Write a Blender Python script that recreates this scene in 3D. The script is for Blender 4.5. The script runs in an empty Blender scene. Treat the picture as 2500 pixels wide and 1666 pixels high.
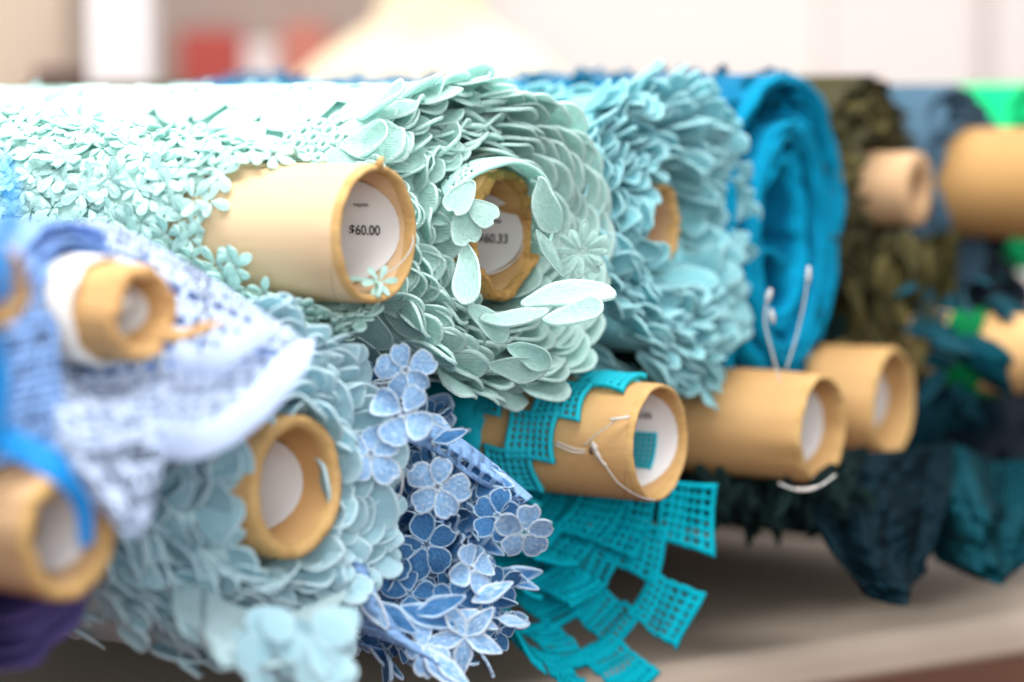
import bpy, math, random
import numpy as np
from mathutils import Matrix, Vector, noise
RND = random.Random(7)
S = bpy.context.scene
COL = S.collection
PI = math.pi
# ------------------------------------------------------------------ camera, world, lamps, exposure
FPX = 5903.0                       # 85 mm on a 36 mm wide sensor, for a 2500 px wide picture
CZ = 0.225                         # camera height above the table top
PITCH = math.radians(5.27)
SP, CP = math.sin(PITCH), math.cos(PITCH)
cam = bpy.data.cameras.new('camera')
cam.lens = 85; cam.sensor_width = 36; cam.clip_start = 0.05; cam.clip_end = 60
cam.dof.use_dof = True; cam.dof.focus_distance = 1.115; cam.dof.aperture_fstop = 3.0
camo = bpy.data.objects.new('camera', cam); COL.objects.link(camo)
camo.location = (0, 0, CZ); camo.rotation_euler = (PI/2 - PITCH, 0, 0)
S.camera = camo
w = bpy.data.worlds.new('World'); S.world = w; w.use_nodes = True
w.node_tree.nodes['Background'].inputs[0].default_value = (0.97, 0.99, 1.0, 1)
w.node_tree.nodes['Background'].inputs[1].default_value = 0.32
def area(name, loc, target, sx, sy, power, col=(1, .985, .965)):
    l = bpy.data.lights.new(name, 'AREA'); l.shape = 'RECTANGLE'; l.size = sx; l.size_y = sy; l.energy = power; l.color = col
    o = bpy.data.objects.new(name, l); COL.objects.link(o); o.location = loc
    o.rotation_euler = (Vector(target) - Vector(loc)).to_track_quat('-Z', 'Y').to_euler()
area('ceiling_lamp', (-0.25, 0.75, 1.75), (0, 1.15, 0.1), 2.0, 1.2, 76)
area('shop_front_lamp', (0.6, -1.5, 0.78), (0.05, 1.1, 0.02), 2.8, 1.4, 60, (.98, .99, 1))
area('ceiling_lamp_back', (0.4, 3.0, 2.5), (0.2, 3.6, 0.4), 2.0, 1.2, 95)
S.view_settings.view_transform = 'Standard'; S.view_settings.look = 'None'
S.view_settings.exposure = 0.1; S.view_settings.gamma = 1.0
S.render.engine = 'CYCLES'
S.cycles.use_denoising = True
try: S.cycles.denoiser = 'OPENIMAGEDENOISE'
except Exception: pass
S.cycles.max_bounces = 8; S.cycles.diffuse_bounces = 4; S.cycles.transparent_max_bounces = 8
S.cycles.sample_clamp_indirect = 4.0

def P(px, py, d):
    """photo pixel and distance along the lens axis -> point in the room"""
    x = (px - 1250)/FPX*d; y = -(py - 833)/FPX*d
    return Vector((x, d*CP + y*SP, CZ + y*CP - d*SP))
# ------------------------------------------------------------------ materials
MATS = {}
def nd(nt, typ, **kw):
    n = nt.nodes.new(typ)
    for k, v in kw.items(): setattr(n, k, v)
    return n
def fabric(name, col, cord=None, rough=.85, transl=.22, bump=.35, scale=1.0, var=.10, stitch=90., sheen=.0, own=False, thread=0.):
    m = bpy.data.materials.new(name); m.use_nodes = True; nt = m.node_tree; L = nt.links.new
    b = nt.nodes['Principled BSDF']; out = nt.nodes['Material Output']
    b.inputs['Roughness'].default_value = rough; b.inputs['Specular IOR Level'].default_value = .12
    b.inputs['Sheen Weight'].default_value = sheen; b.inputs['Sheen Roughness'].default_value = .5
    tc = nd(nt, 'ShaderNodeTexCoord'); oi = nd(nt, 'ShaderNodeObjectInfo')
    at = nd(nt, 'ShaderNodeAttribute', attribute_name='cord')
    no = nd(nt, 'ShaderNodeTexNoise'); no.inputs['Scale'].default_value = 5*scale; no.inputs['Detail'].default_value = 5
    L(tc.outputs['Object'], no.inputs['Vector'])
    cord = cord or tuple(min(1, c*1.12+.02) for c in col)
    mx = nd(nt, 'ShaderNodeMix', data_type='RGBA'); mx.inputs[6].default_value = (*col, 1); mx.inputs[7].default_value = (*cord, 1)
    L(at.outputs['Fac'], mx.inputs[0])
    # thread to thread variation
    a1 = nd(nt, 'ShaderNodeMath', operation='MULTIPLY_ADD'); a1.inputs[1].default_value = var*2; a1.inputs[2].default_value = 1-var
    L(no.outputs['Fac'], a1.inputs[0])
    a2 = nd(nt, 'ShaderNodeMath', operation='MULTIPLY_ADD'); a2.inputs[1].default_value = var; a2.inputs[2].default_value = 1-var*.5
    L(oi.outputs['Random'], a2.inputs[0])
    a3 = nd(nt, 'ShaderNodeMath', operation='MULTIPLY'); L(a1.outputs[0], a3.inputs[0]); L(a2.outputs[0], a3.inputs[1])
    wv = nd(nt, 'ShaderNodeTexNoise'); wv.inputs['Scale'].default_value = stitch; wv.inputs['Detail'].default_value = 2
    mp = nd(nt, 'ShaderNodeMapping'); mp.inputs['Scale'].default_value = (1, .22, 1); st = nd(nt, 'ShaderNodeAttribute', attribute_name='stitch')
    L((st.outputs['Vector'] if own else tc.outputs['Object']), mp.inputs[0]); L(mp.outputs[0], wv.inputs['Vector'])
    if own: mp.inputs['Scale'].default_value = (1, .16, 1)
    colour = mx.outputs[2]
    if thread > 0:
        rg = nd(nt, 'ShaderNodeMapRange'); rg.inputs[1].default_value = .46; rg.inputs[2].default_value = .68; rg.inputs[4].default_value = thread; L(wv.outputs['Fac'], rg.inputs[0])
        m2 = nd(nt, 'ShaderNodeMix', data_type='RGBA'); m2.inputs[7].default_value = (*cord, 1); L(mx.outputs[2], m2.inputs[6]); L(rg.outputs[0], m2.inputs[0]); colour = m2.outputs[2]
    a4 = nd(nt, 'ShaderNodeMath', operation='MULTIPLY_ADD'); a4.inputs[1].default_value = var*1.6; a4.inputs[2].default_value = 1-var*.8
    L(wv.outputs['Fac'], a4.inputs[0])
    a5 = nd(nt, 'ShaderNodeMath', operation='MULTIPLY'); L(a3.outputs[0], a5.inputs[0]); L(a4.outputs[0], a5.inputs[1])
    vm = nd(nt, 'ShaderNodeVectorMath', operation='SCALE'); L(colour, vm.inputs[0]); L(a5.outputs[0], vm.inputs['Scale'])
    L(vm.outputs[0], b.inputs['Base Color'])
    bp = nd(nt, 'ShaderNodeBump'); bp.inputs['Strength'].default_value = bump; bp.inputs['Distance'].default_value = .0013
    L(wv.outputs['Fac'], bp.inputs['Height']); L(bp.outputs[0], b.inputs['Normal'])
    tr = nd(nt, 'ShaderNodeBsdfTranslucent'); L(vm.outputs[0], tr.inputs['Color'])
    ms = nd(nt, 'ShaderNodeMixShader'); ms.inputs[0].default_value = transl
    L(b.outputs[0], ms.inputs[1]); L(tr.outputs[0], ms.inputs[2]); L(ms.outputs[0], out.inputs['Surface'])
    MATS[name] = m; return m
def solid(name, col, col2=None, rough=.6, nscale=20., bump=.1, bscale=150., spec=.3, stretch=(1, 1, 1), bdist=.0008, seam=0.):
    m = bpy.data.materials.new(name); m.use_nodes = True; nt = m.node_tree; L = nt.links.new
    b = nt.nodes['Principled BSDF']; b.inputs['Roughness'].default_value = rough; b.inputs['Specular IOR Level'].default_value = spec
    tc = nd(nt, 'ShaderNodeTexCoord'); mp = nd(nt, 'ShaderNodeMapping'); mp.inputs['Scale'].default_value = stretch; L(tc.outputs['Object'], mp.inputs[0])
    no = nd(nt, 'ShaderNodeTexNoise'); no.inputs['Scale'].default_value = nscale; no.inputs['Detail'].default_value = 6; L(mp.outputs[0], no.inputs['Vector'])
    rp = nd(nt, 'ShaderNodeMapRange'); rp.inputs[1].default_value = .3; rp.inputs[2].default_value = .7; L(no.outputs['Fac'], rp.inputs[0])
    mx = nd(nt, 'ShaderNodeMix', data_type='RGBA'); mx.inputs[6].default_value = (*col, 1); mx.inputs[7].default_value = (*(col2 or col), 1)
    L(rp.outputs[0], mx.inputs[0])
    if seam:                                   # spiral butt joint of the outer paper ply
        sx = nd(nt, 'ShaderNodeSeparateXYZ'); L(tc.outputs['Object'], sx.inputs[0])
        an = nd(nt, 'ShaderNodeMath', operation='ARCTAN2'); L(sx.outputs[1], an.inputs[0]); L(sx.outputs[0], an.inputs[1])
        k1 = nd(nt, 'ShaderNodeMath', operation='MULTIPLY_ADD'); k1.inputs[1].default_value = 1/(2*PI); L(an.outputs[0], k1.inputs[0])
        k2 = nd(nt, 'ShaderNodeMath', operation='MULTIPLY'); k2.inputs[1].default_value = 1/seam; L(sx.outputs[2], k2.inputs[0]); L(k2.outputs[0], k1.inputs[2])
        fr_ = nd(nt, 'ShaderNodeMath', operation='FRACT'); L(k1.outputs[0], fr_.inputs[0])
        cp_ = nd(nt, 'ShaderNodeMath', operation='COMPARE'); cp_.inputs[1].default_value = .5; cp_.inputs[2].default_value = .006; L(fr_.outputs[0], cp_.inputs[0])
        k3 = nd(nt, 'ShaderNodeMath', operation='MULTIPLY'); k3.inputs[1].default_value = .35; L(cp_.outputs[0], k3.inputs[0])
        m3 = nd(nt, 'ShaderNodeMix', data_type='RGBA'); m3.inputs[7].default_value = (*[c*.45 for c in col], 1); L(mx.outputs[2], m3.inputs[6]); L(k3.outputs[0], m3.inputs[0])
        L(m3.outputs[2], b.inputs['Base Color'])
    else: L(mx.outputs[2], b.inputs['Base Color'])
    n2 = nd(nt, 'ShaderNodeTexNoise'); n2.inputs['Scale'].default_value = bscale; n2.inputs['Detail'].default_value = 4; L(mp.outputs[0], n2.inputs['Vector'])
    bp = nd(nt, 'ShaderNodeBump'); bp.inputs['Strength'].default_value = bump; bp.inputs['Distance'].default_value = bdist
    L(n2.outputs['Fac'], bp.inputs['Height']); L(bp.outputs[0], b.inputs['Normal'])
    MATS[name] = m; return m
fabric('mint_small', (.56, .83, .775), (.66, .90, .86), stitch=12, scale=1.5, own=True, transl=.3)
fabric('mint_big', (.60, .86, .81), (.74, .93, .90), stitch=60, scale=2.0, bump=.9, var=.16, own=True, thread=.22, transl=.42)
fabric('mint_sheet', (.58, .85, .80), stitch=900, scale=30, transl=.4)
fabric('aqua', (.30, .67, .73), (.50, .82, .86), stitch=24, scale=2.0, own=True, thread=.25, transl=.4)
fabric('aqua_sheet', (.30, .67, .73), stitch=900, scale=30, transl=.3)
fabric('pale_aqua', (.44, .69, .77), (.62, .82, .88), stitch=16, scale=1.5, transl=.3, own=True)
fabric('pale_sheet', (.50, .68, .72), stitch=700, scale=25, transl=.2)
fabric('white_lace', (.56, .67, .87), stitch=700, scale=25, transl=.3)
fabric('periwinkle', (.24, .41, .76), stitch=700, scale=25, transl=.25)
fabric('floral_blue', (.05, .20, .46), (.54, .73, .92), stitch=34, scale=2.0, bump=.9, var=.22, transl=.18, rough=.5, own=True, thread=.16)  # deep blue pieces, darkened to carry the shading inside the roll
fabric('floral_pale', (.22, .45, .76), (.74, .86, .97), stitch=34, scale=2.0, bump=.9, var=.18, transl=.2, rough=.5, own=True, thread=.80)
fabric('floral_sheet', (.26, .45, .76), stitch=600, scale=30, var=.16)
fabric('turquoise', (.0, .47, .60), stitch=700, scale=30, bump=.6, transl=.25)
fabric('turquoise_pale', (.02, .56, .70), stitch=700, scale=30, bump=.6, transl=.2)
fabric('cerulean', (.0, .14, .28), (.0, .31, .53), stitch=300, scale=45, bump=.9, var=.40, transl=.05)
fabric('olive', (.040, .035, .010), stitch=250, scale=30, var=.35, transl=.05)
fabric('olive_highlight', (.11, .090, .028), stitch=250, scale=30, var=.3, transl=.05)  # brightened copy of olive, painting the highlights on that roll
fabric('slate', (.05, .11, .165), stitch=300, scale=30, transl=.08)
fabric('green', (.0, .50, .17), stitch=300, scale=20, transl=.1)
fabric('dark_green', (.0, .16, .045), stitch=300, scale=20, transl=.05)
fabric('bottle_green', (.003, .011, .011), (.006, .022, .02), stitch=300, scale=30, var=.4, transl=.03)
fabric('dark_teal', (.0, .012, .020), (.0, .02, .03), stitch=300, scale=25, var=.3, transl=.05)
fabric('teal', (.0, .042, .058), stitch=300, scale=25, var=.25, transl=.05)
fabric('teal_highlight', (.0, .045, .065), stitch=300, scale=25, var=.3, transl=.05)  # brighter copy of the dark teal; satin highlights put into the colour
fabric('navy', (.006, .013, .022), stitch=300, scale=25, var=.25, transl=.03)
fabric('purple', (.055, .04, .15), stitch=300, scale=25, transl=.05)
fabric('blue_ribbon', (.02, .28, .72), stitch=300, scale=25, transl=.15, rough=.45)
solid('kraft_cream', (.66, .45, .26), (.73, .52, .32), .8, 18, .2, 260, spec=.12, stretch=(1, 1, .3), seam=.075)
solid('kraft', (.53, .30, .12), (.63, .39, .175), .8, 22, .25, 240, spec=.12, stretch=(1, 1, .3), seam=.07)
solid('kraft_brown', (.40, .225, .085), (.48, .28, .11), .8, 22, .25, 240, spec=.12, stretch=(1, 1, .3), seam=.07)
solid('kraft_pink', (.50, .31, .17), (.57, .37, .21), .8, 22, .2, 240, spec=.12)
solid('kraft_edge', (.48, .29, .11), (.60, .39, .17), .9, 90, .4, 420, spec=.1, bdist=.001)
solid('kraft_rough', (.40, .21, .06), (.56, .33, .11), .9, 60, 1.0, 300, bdist=.003)
solid('paper', (.80, .78, .78), (.84, .82, .81), .7, 12, .05, 300)
solid('ink', (.03, .03, .035), None, .7, 60, 0)
solid('white_core', (.74, .72, .68), (.80, .77, .72), .8, 30, .3, 200)
solid('table_laminate', (.58, .47, .375), (.63, .52, .42), .55, 6, .08, 300)
solid('table_pink', (.40, .27, .22), (.45, .31, .25), .6, 6, .08, 300)
solid('table_edge', (.16, .075, .05), (.20, .10, .065), .6, 10, .1, 200)
solid('red_carpet', (.085, .010, .007), (.12, .016, .010), .9, 30, .4, 300, bdist=.004)
solid('wall_paint', (.72, .68, .66), (.76, .71, .69), .8, 1.2, .05, 100)
solid('wall_pink', (.72, .65, .645), (.76, .69, .68), .8, 1.2, .05, 100)
solid('wall_taupe', (.30, .235, .205), (.36, .29, .255), .8, 1.0, .05, 100)
solid('column_white', (.62, .56, .56), (.66, .60, .60), .7, 2, .05, 100)
solid('red_box', (.36, .05, .04), (.44, .08, .065), .6, 3, .05, 100)
solid('red_box_pale', (.48, .16, .12), (.55, .2, .15), .6, 3, .05, 100)
solid('dark_box', (.10, .065, .06), (.14, .09, .08), .6, 3, .05, 100)
solid('tan_panel', (.42, .33, .26), (.48, .385, .31), .7, 2, .05, 100)
solid('cream_linen', (.78, .63, .44), (.84, .69, .50), .85, 40, .2, 300)
def nylon():
    m = bpy.data.materials.new('nylon'); m.use_nodes = True; b = m.node_tree.nodes['Principled BSDF']
    b.inputs['Base Color'].default_value = (.86, .84, .82, 1); b.inputs['Roughness'].default_value = .25
    b.inputs['Transmission Weight'].default_value = .6; b.inputs['IOR'].default_value = 1.4
    MATS['nylon'] = m
nylon()
# ------------------------------------------------------------------ mesh helpers
def mesh(name, v, f, mat, smooth=True, cord=None, stitch=None):
    me = bpy.data.meshes.new(name); me.from_pydata([tuple(p) for p in v], [], [tuple(q) for q in f])
    for m in (mat if isinstance(mat, (list, tuple)) else [mat]): me.materials.append(MATS[m])
    if smooth: me.polygons.foreach_set('use_smooth', [True]*len(me.polygons))
    if cord is not None:
        a = me.attributes.new('cord', 'FLOAT', 'POINT'); a.data.foreach_set('value', np.asarray(cord, dtype=np.float32))
    if stitch is not None:
        a = me.attributes.new('stitch', 'FLOAT_VECTOR', 'POINT'); a.data.foreach_set('vector', np.asarray(stitch, dtype=np.float32).ravel())
    me.update(); return me
def link(name, me, parent=None, M=None, kind=None, label=None):
    o = bpy.data.objects.new(name, me); COL.objects.link(o)
    if parent is not None: o.parent = parent
    if M is not None: o.matrix_basis = M
    if kind: o['kind'] = kind
    if label: o['label'] = label
    return o
def tag(o, label, cat, group=None):
    o['label'] = label; o['category'] = cat
    if group: o['group'] = group
    return o
def thing(name, M, label, cat, group=None):
    e = bpy.data.objects.new(name, None); COL.objects.link(e); e.matrix_basis = M; e.empty_display_size = .02
    return tag(e, label, cat, group)
def frame(px, py, d, yaw=58., pitch=0., loc=None):
    """roll frame: local Z runs out of the roll's open end, X to the far side, Y up"""
    y = math.radians(yaw); p = math.radians(pitch)
    a = Vector((math.sin(y)*math.cos(p), -math.cos(y)*math.cos(p), math.sin(p)))
    x = Vector((0, 0, 1)).cross(a).normalized(); u = a.cross(x)
    M = Matrix((x, u, a)).transposed().to_4x4(); M.translation = loc if loc is not None else P(px, py, d)
    return M
def nz(x, y, z=0., s=1.): return noise.noise(Vector((x*s, y*s, z*s)))
def tube_along(pts, r, n=6):
    v, f = [], []; pts = [Vector(p) for p in pts]; up = Vector((.13, .21, .97))
    for i, p in enumerate(pts):
        t = (pts[min(i+1, len(pts)-1)] - pts[max(i-1, 0)]).normalized(); a = t.cross(up).normalized(); b = a.cross(t)
        rr = r[i] if isinstance(r, (list, tuple)) else r
        for k in range(n):
            q = 2*PI*k/n; v.append(p + a*rr*math.cos(q) + b*rr*math.sin(q))
    for i in range(len(pts)-1):
        for k in range(n): f.append((i*n+k, i*n+(k+1) % n, (i+1)*n+(k+1) % n, (i+1)*n+k))
    f.append(tuple(range(n-1, -1, -1))); f.append(tuple((len(pts)-1)*n+k for k in range(n)))
    return v, f
def spline(pts, n=8):
    pts = [Vector(p) for p in pts]; out = []
    for i in range(len(pts)-1):
        p0 = pts[max(i-1, 0)]; p1 = pts[i]; p2 = pts[i+1]; p3 = pts[min(i+2, len(pts)-1)]
        for k in range(n):
            t = k/n
            out.append(.5*((2*p1) + (p2-p0)*t + (2*p0-5*p1+4*p2-p3)*t*t + (3*p1-p0-3*p2+p3)*t**3))
    out.append(pts[-1]); return out
# ------------------------------------------------------------------ cardboard tube
def tube_part(e, ro, ri, zend, zback, mat, rough=.0006, dent=0., seed=0., edge='kraft_edge', kx=1., ky=1., n=96, loc=(0, 0)):
    v, f, mi = [], [], []
    rows = [(ro, zback), (ro, zend-.03), (ro, zend-.012), (ro, zend-.004), (ro-.0006, zend-.0006), ((ro*.6+ri*.4), zend), (ro*.3+ri*.7, zend-.0002), (ri+.0004, zend-.0014), (ri, zend-.005), (ri, zend-.015), (ri, zend-.035), (ri*.99, zend-.09), (ri*.98, zback+.002)]
    for i, (r, z) in enumerate(rows):
        for k in range(n):
            t = 2*PI*k/n; c, s = math.cos(t), math.sin(t)
            wgt = max(0, 1-abs(zend-z)/.03)
            dd = dent*(nz(c*1.3+seed, s*1.3, z*14) + .5*nz(c*3+seed, s*3, z*10))*wgt
            zz = z + (rough*2.2*nz(c*5+seed, s*5, r*300) + rough*nz(c*16+seed, s*16, r*900) if 3 < i < 9 else 0)
            rr = r + dd + (rough*.9*nz(c*20+seed, s*20, i*2.2) if 2 < i < 9 else 0)
            v.append((rr*c*kx+loc[0], rr*s*ky+loc[1], zz))
    for i in range(len(rows)-1):
        for k in range(n):
            f.append((i*n+k, i*n+(k+1) % n, (i+1)*n+(k+1) % n, (i+1)*n+k)); mi.append(1 if 3 <= i <= 7 else 0)
    me = mesh('tube', v, f, [mat, edge]); me.polygons.foreach_set('material_index', mi)
    return link('cardboard_tube', me, e)
def label_part(e, r, z0, z1, th0, th1, texts=(), clip=.25, seed=0., name='price_label'):
    """paper tag bent against the far inner wall of a tube; texts: (string, z, theta, size)"""
    v, f, nu, nv = [], [], 10, 14
    for j in range(nv+1):
        b = j/nv; th = math.radians(th0 + (th1-th0)*b)
        cc = clip*(abs(b-.5)*2)**2.2
        for i in range(nu+1):
            a = i/nu; z = z0 + (z1 - z0)*(a*(1-cc)); rr = r - .0006 + .0005*nz(a*2+seed, b*3)
            v.append((rr*math.cos(th), rr*math.sin(th), z))
    m = len(v)
    v += [(x*1.012, y*1.012, z) for x, y, z in v]
    for j in range(nv):
        for i in range(nu):
            q = j*(nu+1)+i; f.append((q, q+1, q+nu+2, q+nu+1)); f.append((m+q, m+q+nu+1, m+q+nu+2, m+q+1))
    o = link(name, mesh(name, v, f, 'paper'), e)
    for s, z, th, size in texts:
        cu = bpy.data.curves.new('t', 'FONT'); cu.body = s; cu.size = size; cu.align_x = 'LEFT'; cu.offset = size*.012
        t = bpy.data.objects.new('t', cu); COL.objects.link(t); dg = bpy.context.evaluated_depsgraph_get()
        me0 = bpy.data.meshes.new_from_object(t.evaluated_get(dg)); rr = r - .0018
        vv = [(rr*math.cos(math.radians(th)+p.co.y/rr), rr*math.sin(math.radians(th)+p.co.y/rr), z + p.co.x) for p in me0.vertices]
        ff = [tuple(q.vertices) for q in me0.polygons]
        bpy.data.objects.remove(t); link('lettering', mesh('lettering', vv, ff, 'ink', smooth=False), o)
    return o
# ------------------------------------------------------------------ embroidered pieces: closed outlines with a raised cord
def piece(outline, spine, cordw=.05, cordh=.045, thick=.045, deform=None, puff=.012, rng=None):
    """outline: closed list of (x,y), length about 1 along +Y; spine(x,y)->centre the rings shrink to"""
    n = len(outline); v, f, c = [], [], []
    def ring(kind):
        for x, y in outline:
            cx, cy = spine(x, y); dx, dy = x-cx, y-cy; d = math.hypot(dx, dy) or 1e-6
            if kind == 0: s, z, k = 1, -.3*cordh, 1.
            elif kind == 1: s, z, k = max(.3, 1-cordw*.45/d), cordh, 1.
            elif kind == 2: s, z, k = max(.2, 1-cordw/d), 0, .75
            elif kind == 3: s, z, k = max(.15, 1-cordw*1.5/d), 0, 0.
            elif kind == 4: s, z, k = .45, puff, 0.
            elif kind == 5: s, z, k = max(.3, 1-cordw*.45/d), -thick-cordh*.8, 1.
            elif kind == 6: s, z, k = max(.2, 1-cordw*1.3/d), -thick, .4
            else: s, z, k = .45, -thick+puff*.5, 0.
            v.append((cx+dx*s, cy+dy*s, z)); c.append(k)
    for k in range(5): ring(k)
    for k in (5, 6, 7): ring(k)
    for k in range(4):
        for i in range(n): f.append((k*n+i, k*n+(i+1) % n, (k+1)*n+(i+1) % n, (k+1)*n+i))
    f.append(tuple(4*n+i for i in range(n)))
    for p0, p1 in ((0, 5), (5, 6), (6, 7)):
        for i in range(n): f.append((p1*n+i, p1*n+(i+1) % n, p0*n+(i+1) % n, p0*n+i))
    f.append(tuple(7*n+i for i in range(n-1, -1, -1)))
    so = RND.uniform(0, 40); st = [(x+so, y+so, 0.) for x, y, z in v]
    if deform: v = [deform(*p) for p in v]
    return v, f, c, st
def out_petal(wd, n=22, base=.22, tip=2.3, wob=0., rng=RND):
    pts = []; ph = rng.uniform(0, 6)
    for i in range(n):
        t = 2*PI*i/n - PI/2
        y = .5 + .5*math.copysign(abs(math.sin(t))**(2/tip*1.0), math.sin(t))
        k = base + (1-base)*min(1, y/.62)**.85
        x = wd*.5*math.copysign(abs(math.cos(t))**(.82), math.cos(t))*k
        x += wob*math.sin(5*t+ph); pts.append((x, y))
    return pts
def out_poly(pts, sub=4, rnd=.25):
    """closed polygon rounded a little"""
    out = []; m = len(pts)
    for i in range(m):
        a, b, c_ = pts[i-1], pts[i], pts[(i+1) % m]
        p0 = (b[0]+(a[0]-b[0])*rnd, b[1]+(a[1]-b[1])*rnd); p2 = (b[0]+(c_[0]-b[0])*rnd, b[1]+(c_[1]-b[1])*rnd)
        for k in range(sub):
            t = k/(sub-1)
            out.append(tuple((1-t)**2*p0[q]+2*t*(1-t)*b[q]+t*t*p2[q] for q in (0, 1)))
    return out
def sp_mid(lo=.35, hi=.62): return lambda x, y: (x*.0, min(max(y, lo), hi))
def bend(cup=0., curl=0., twist=0., ruf=0., k=9., ph=0.):
    def g(x, y, z):
        z2 = z + cup*x*x*2 + curl*y*y + twist*x*y + ruf*math.sin(k*x+ph)*(.3+y)
        return (x, y, z2)
    return g
def variants(kind, mat, n=8, seed=1):
    r = random.Random(seed); L = []
    for i in range(n):
        cup = r.uniform(-.5, .9); curl = r.uniform(-.22, .22); tw = r.uniform(-.35, .35); ph = r.uniform(0, 6)
        if kind == 'spoon':
            q = piece(out_petal(r.uniform(.48, .60), base=.30, wob=.008, rng=r), sp_mid(), .045, .022, .020, bend(cup*1.3, curl*1.5, tw*1.3, .022, 11, ph), puff=-.008)
        elif kind == 'kite':
            a = r.uniform(.24, .34); b = r.uniform(.25, .36)
            q = piece(out_poly([(-.12, 0), (.12, 0), (a, .62), (r.uniform(-.02, .25), 1.0), (-b, r.uniform(.66, .86))], 4, .3), sp_mid(.35, .6), .055, .028, .022, bend(cup*1.1, curl*1.4, tw*1.2, .025, 9, ph), puff=-.008)
        elif kind == 'ruffle':
            q = piece(out_petal(r.uniform(.75, 1.0), n=26, base=.4, wob=.05, rng=r), sp_mid(), .07, .04, .04, bend(cup*.7, curl*1.6, tw*1.2, .12, r.uniform(7, 11), ph))
        elif kind == 'scallop':
            q = piece(out_petal(r.uniform(.85, 1.0), n=26, base=.6, wob=.006, rng=r), sp_mid(), .05, .024, .020, bend(-.25+cup*.2, curl*.5, tw*.3, .015, 9, ph), puff=-.005)
        elif kind == 'curled':
            q = piece(out_petal(r.uniform(.46, .56), n=26, base=.40, wob=.012, rng=r), sp_mid(), .045, .028, .024, bend(r.uniform(.6, 1.2), r.choice((-.5, .45))*r.uniform(.6, 1.1), tw, .02, 8, ph), puff=-.01)
        elif kind == 'scrap':
            q = piece(out_poly([(-.10, 0), (.12, .05), (.2, .4), (.12, .75), (.05, 1.05), (-.12, .8), (-.2, .35)], 3, .3), sp_mid(.3, .6), .06, .03, .03, bend(cup, curl*2, tw*2, .03, 9, ph))
        elif kind == 'leaf':
            q = piece(out_poly([(-.03, 0), (.03, 0), (.22, .35), (.16, .68), (0, 1.05), (-.15, .68), (-.22, .35)], 4, .35), sp_mid(.3, .6), .05, .03, .03, bend(cup*.8, curl, tw))
        elif kind == 'lobe':
            q = piece(out_poly([(-.10, 0), (.10, 0), (.36, .42), (.40, .85), (.10, 1.0), (0, .88), (-.16, 1.0), (-.40, .78), (-.30, .36)], 4, .4), sp_mid(.4, .6), .05, .035, .03, bend(cup*.6, curl, tw))
        L.append(mesh(kind, *q[:2], mat, cord=q[2], stitch=q[3]))
    return L
def flower_mesh(mat, npet, lobe, seed, cupk=.3, centre=True, wide=.62, droop=.0, puff=.012):
    r = random.Random(seed); V, F, C, ST = [], [], [], []
    for i in range(npet):
        a = 2*PI*i/npet + r.uniform(-.14, .14); ln = r.uniform(.86, 1.06)
        if lobe == 'heart': o = out_poly([(-.09, 0), (.09, 0), (.40*r.uniform(.85, 1.1), .36), (.50*r.uniform(.8, 1.1), .76), (.16, 1.0*r.uniform(.95, 1.08)), (r.uniform(-.08, .08), .90), (-.18, 1.0*r.uniform(.93, 1.06)), (-.50*r.uniform(.8, 1.1), .70), (-.40, .34)], 4, .42)
        elif lobe == 'round': o = out_petal(wide*r.uniform(.9, 1.1), n=16, base=.22, wob=.01, rng=r)
        else: o = out_petal(.40, n=12, base=.5, rng=r)
        tilt = r.uniform(-.05, .40)*cupk*2 + r.uniform(-.1, .1); tw = r.uniform(-.3, .3); cl = r.uniform(-.25, .25)
        q = piece(o, sp_mid(.4, .6), .050, .038, .05, bend(r.uniform(-.3, .7), cl*1.3, tw, .02, 8, r.uniform(0, 6)), puff=puff)
        base = len(V)
        for x, y, z in q[0]:
            x, y = x*ln, y*ln+.10
            z = z + y*tilt + .025*(i % 2) - droop*y*y
            V.append((x*math.cos(a)-y*math.sin(a), x*math.sin(a)+y*math.cos(a), z))
        F += [tuple(base+k for k in t) for t in q[1]]; C += q[2]; ST += q[3]
    if centre:
        nst = 7
        for i in range(nst):                   # stamen knots round the middle
            a = 2*PI*i/nst; pts = [(.05*math.cos(a), .05*math.sin(a), .03), (.12*math.cos(a), .12*math.sin(a), .09), (.17*math.cos(a), .17*math.sin(a), .10)]
            v, f = tube_along(pts, [.02, .026, .034], 5); b = len(V); V += [tuple(p) for p in v]; F += [tuple(b+k for k in t) for t in f]; C += [1.]*len(v); ST += [(0., 0., 0.)]*len(v)
    return mesh('flower', V, F, mat, cord=C, stitch=ST)
def place(e_inv, p, d, n, L, Wk=1.):
    d = d.normalized(); n = (n - d*n.dot(d)).normalized(); x = d.cross(n)
    M = Matrix((x*L*Wk, d*L, n*L)).transposed().to_4x4(); M.translation = p
    return e_inv @ M if e_inv is not None else M
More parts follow.
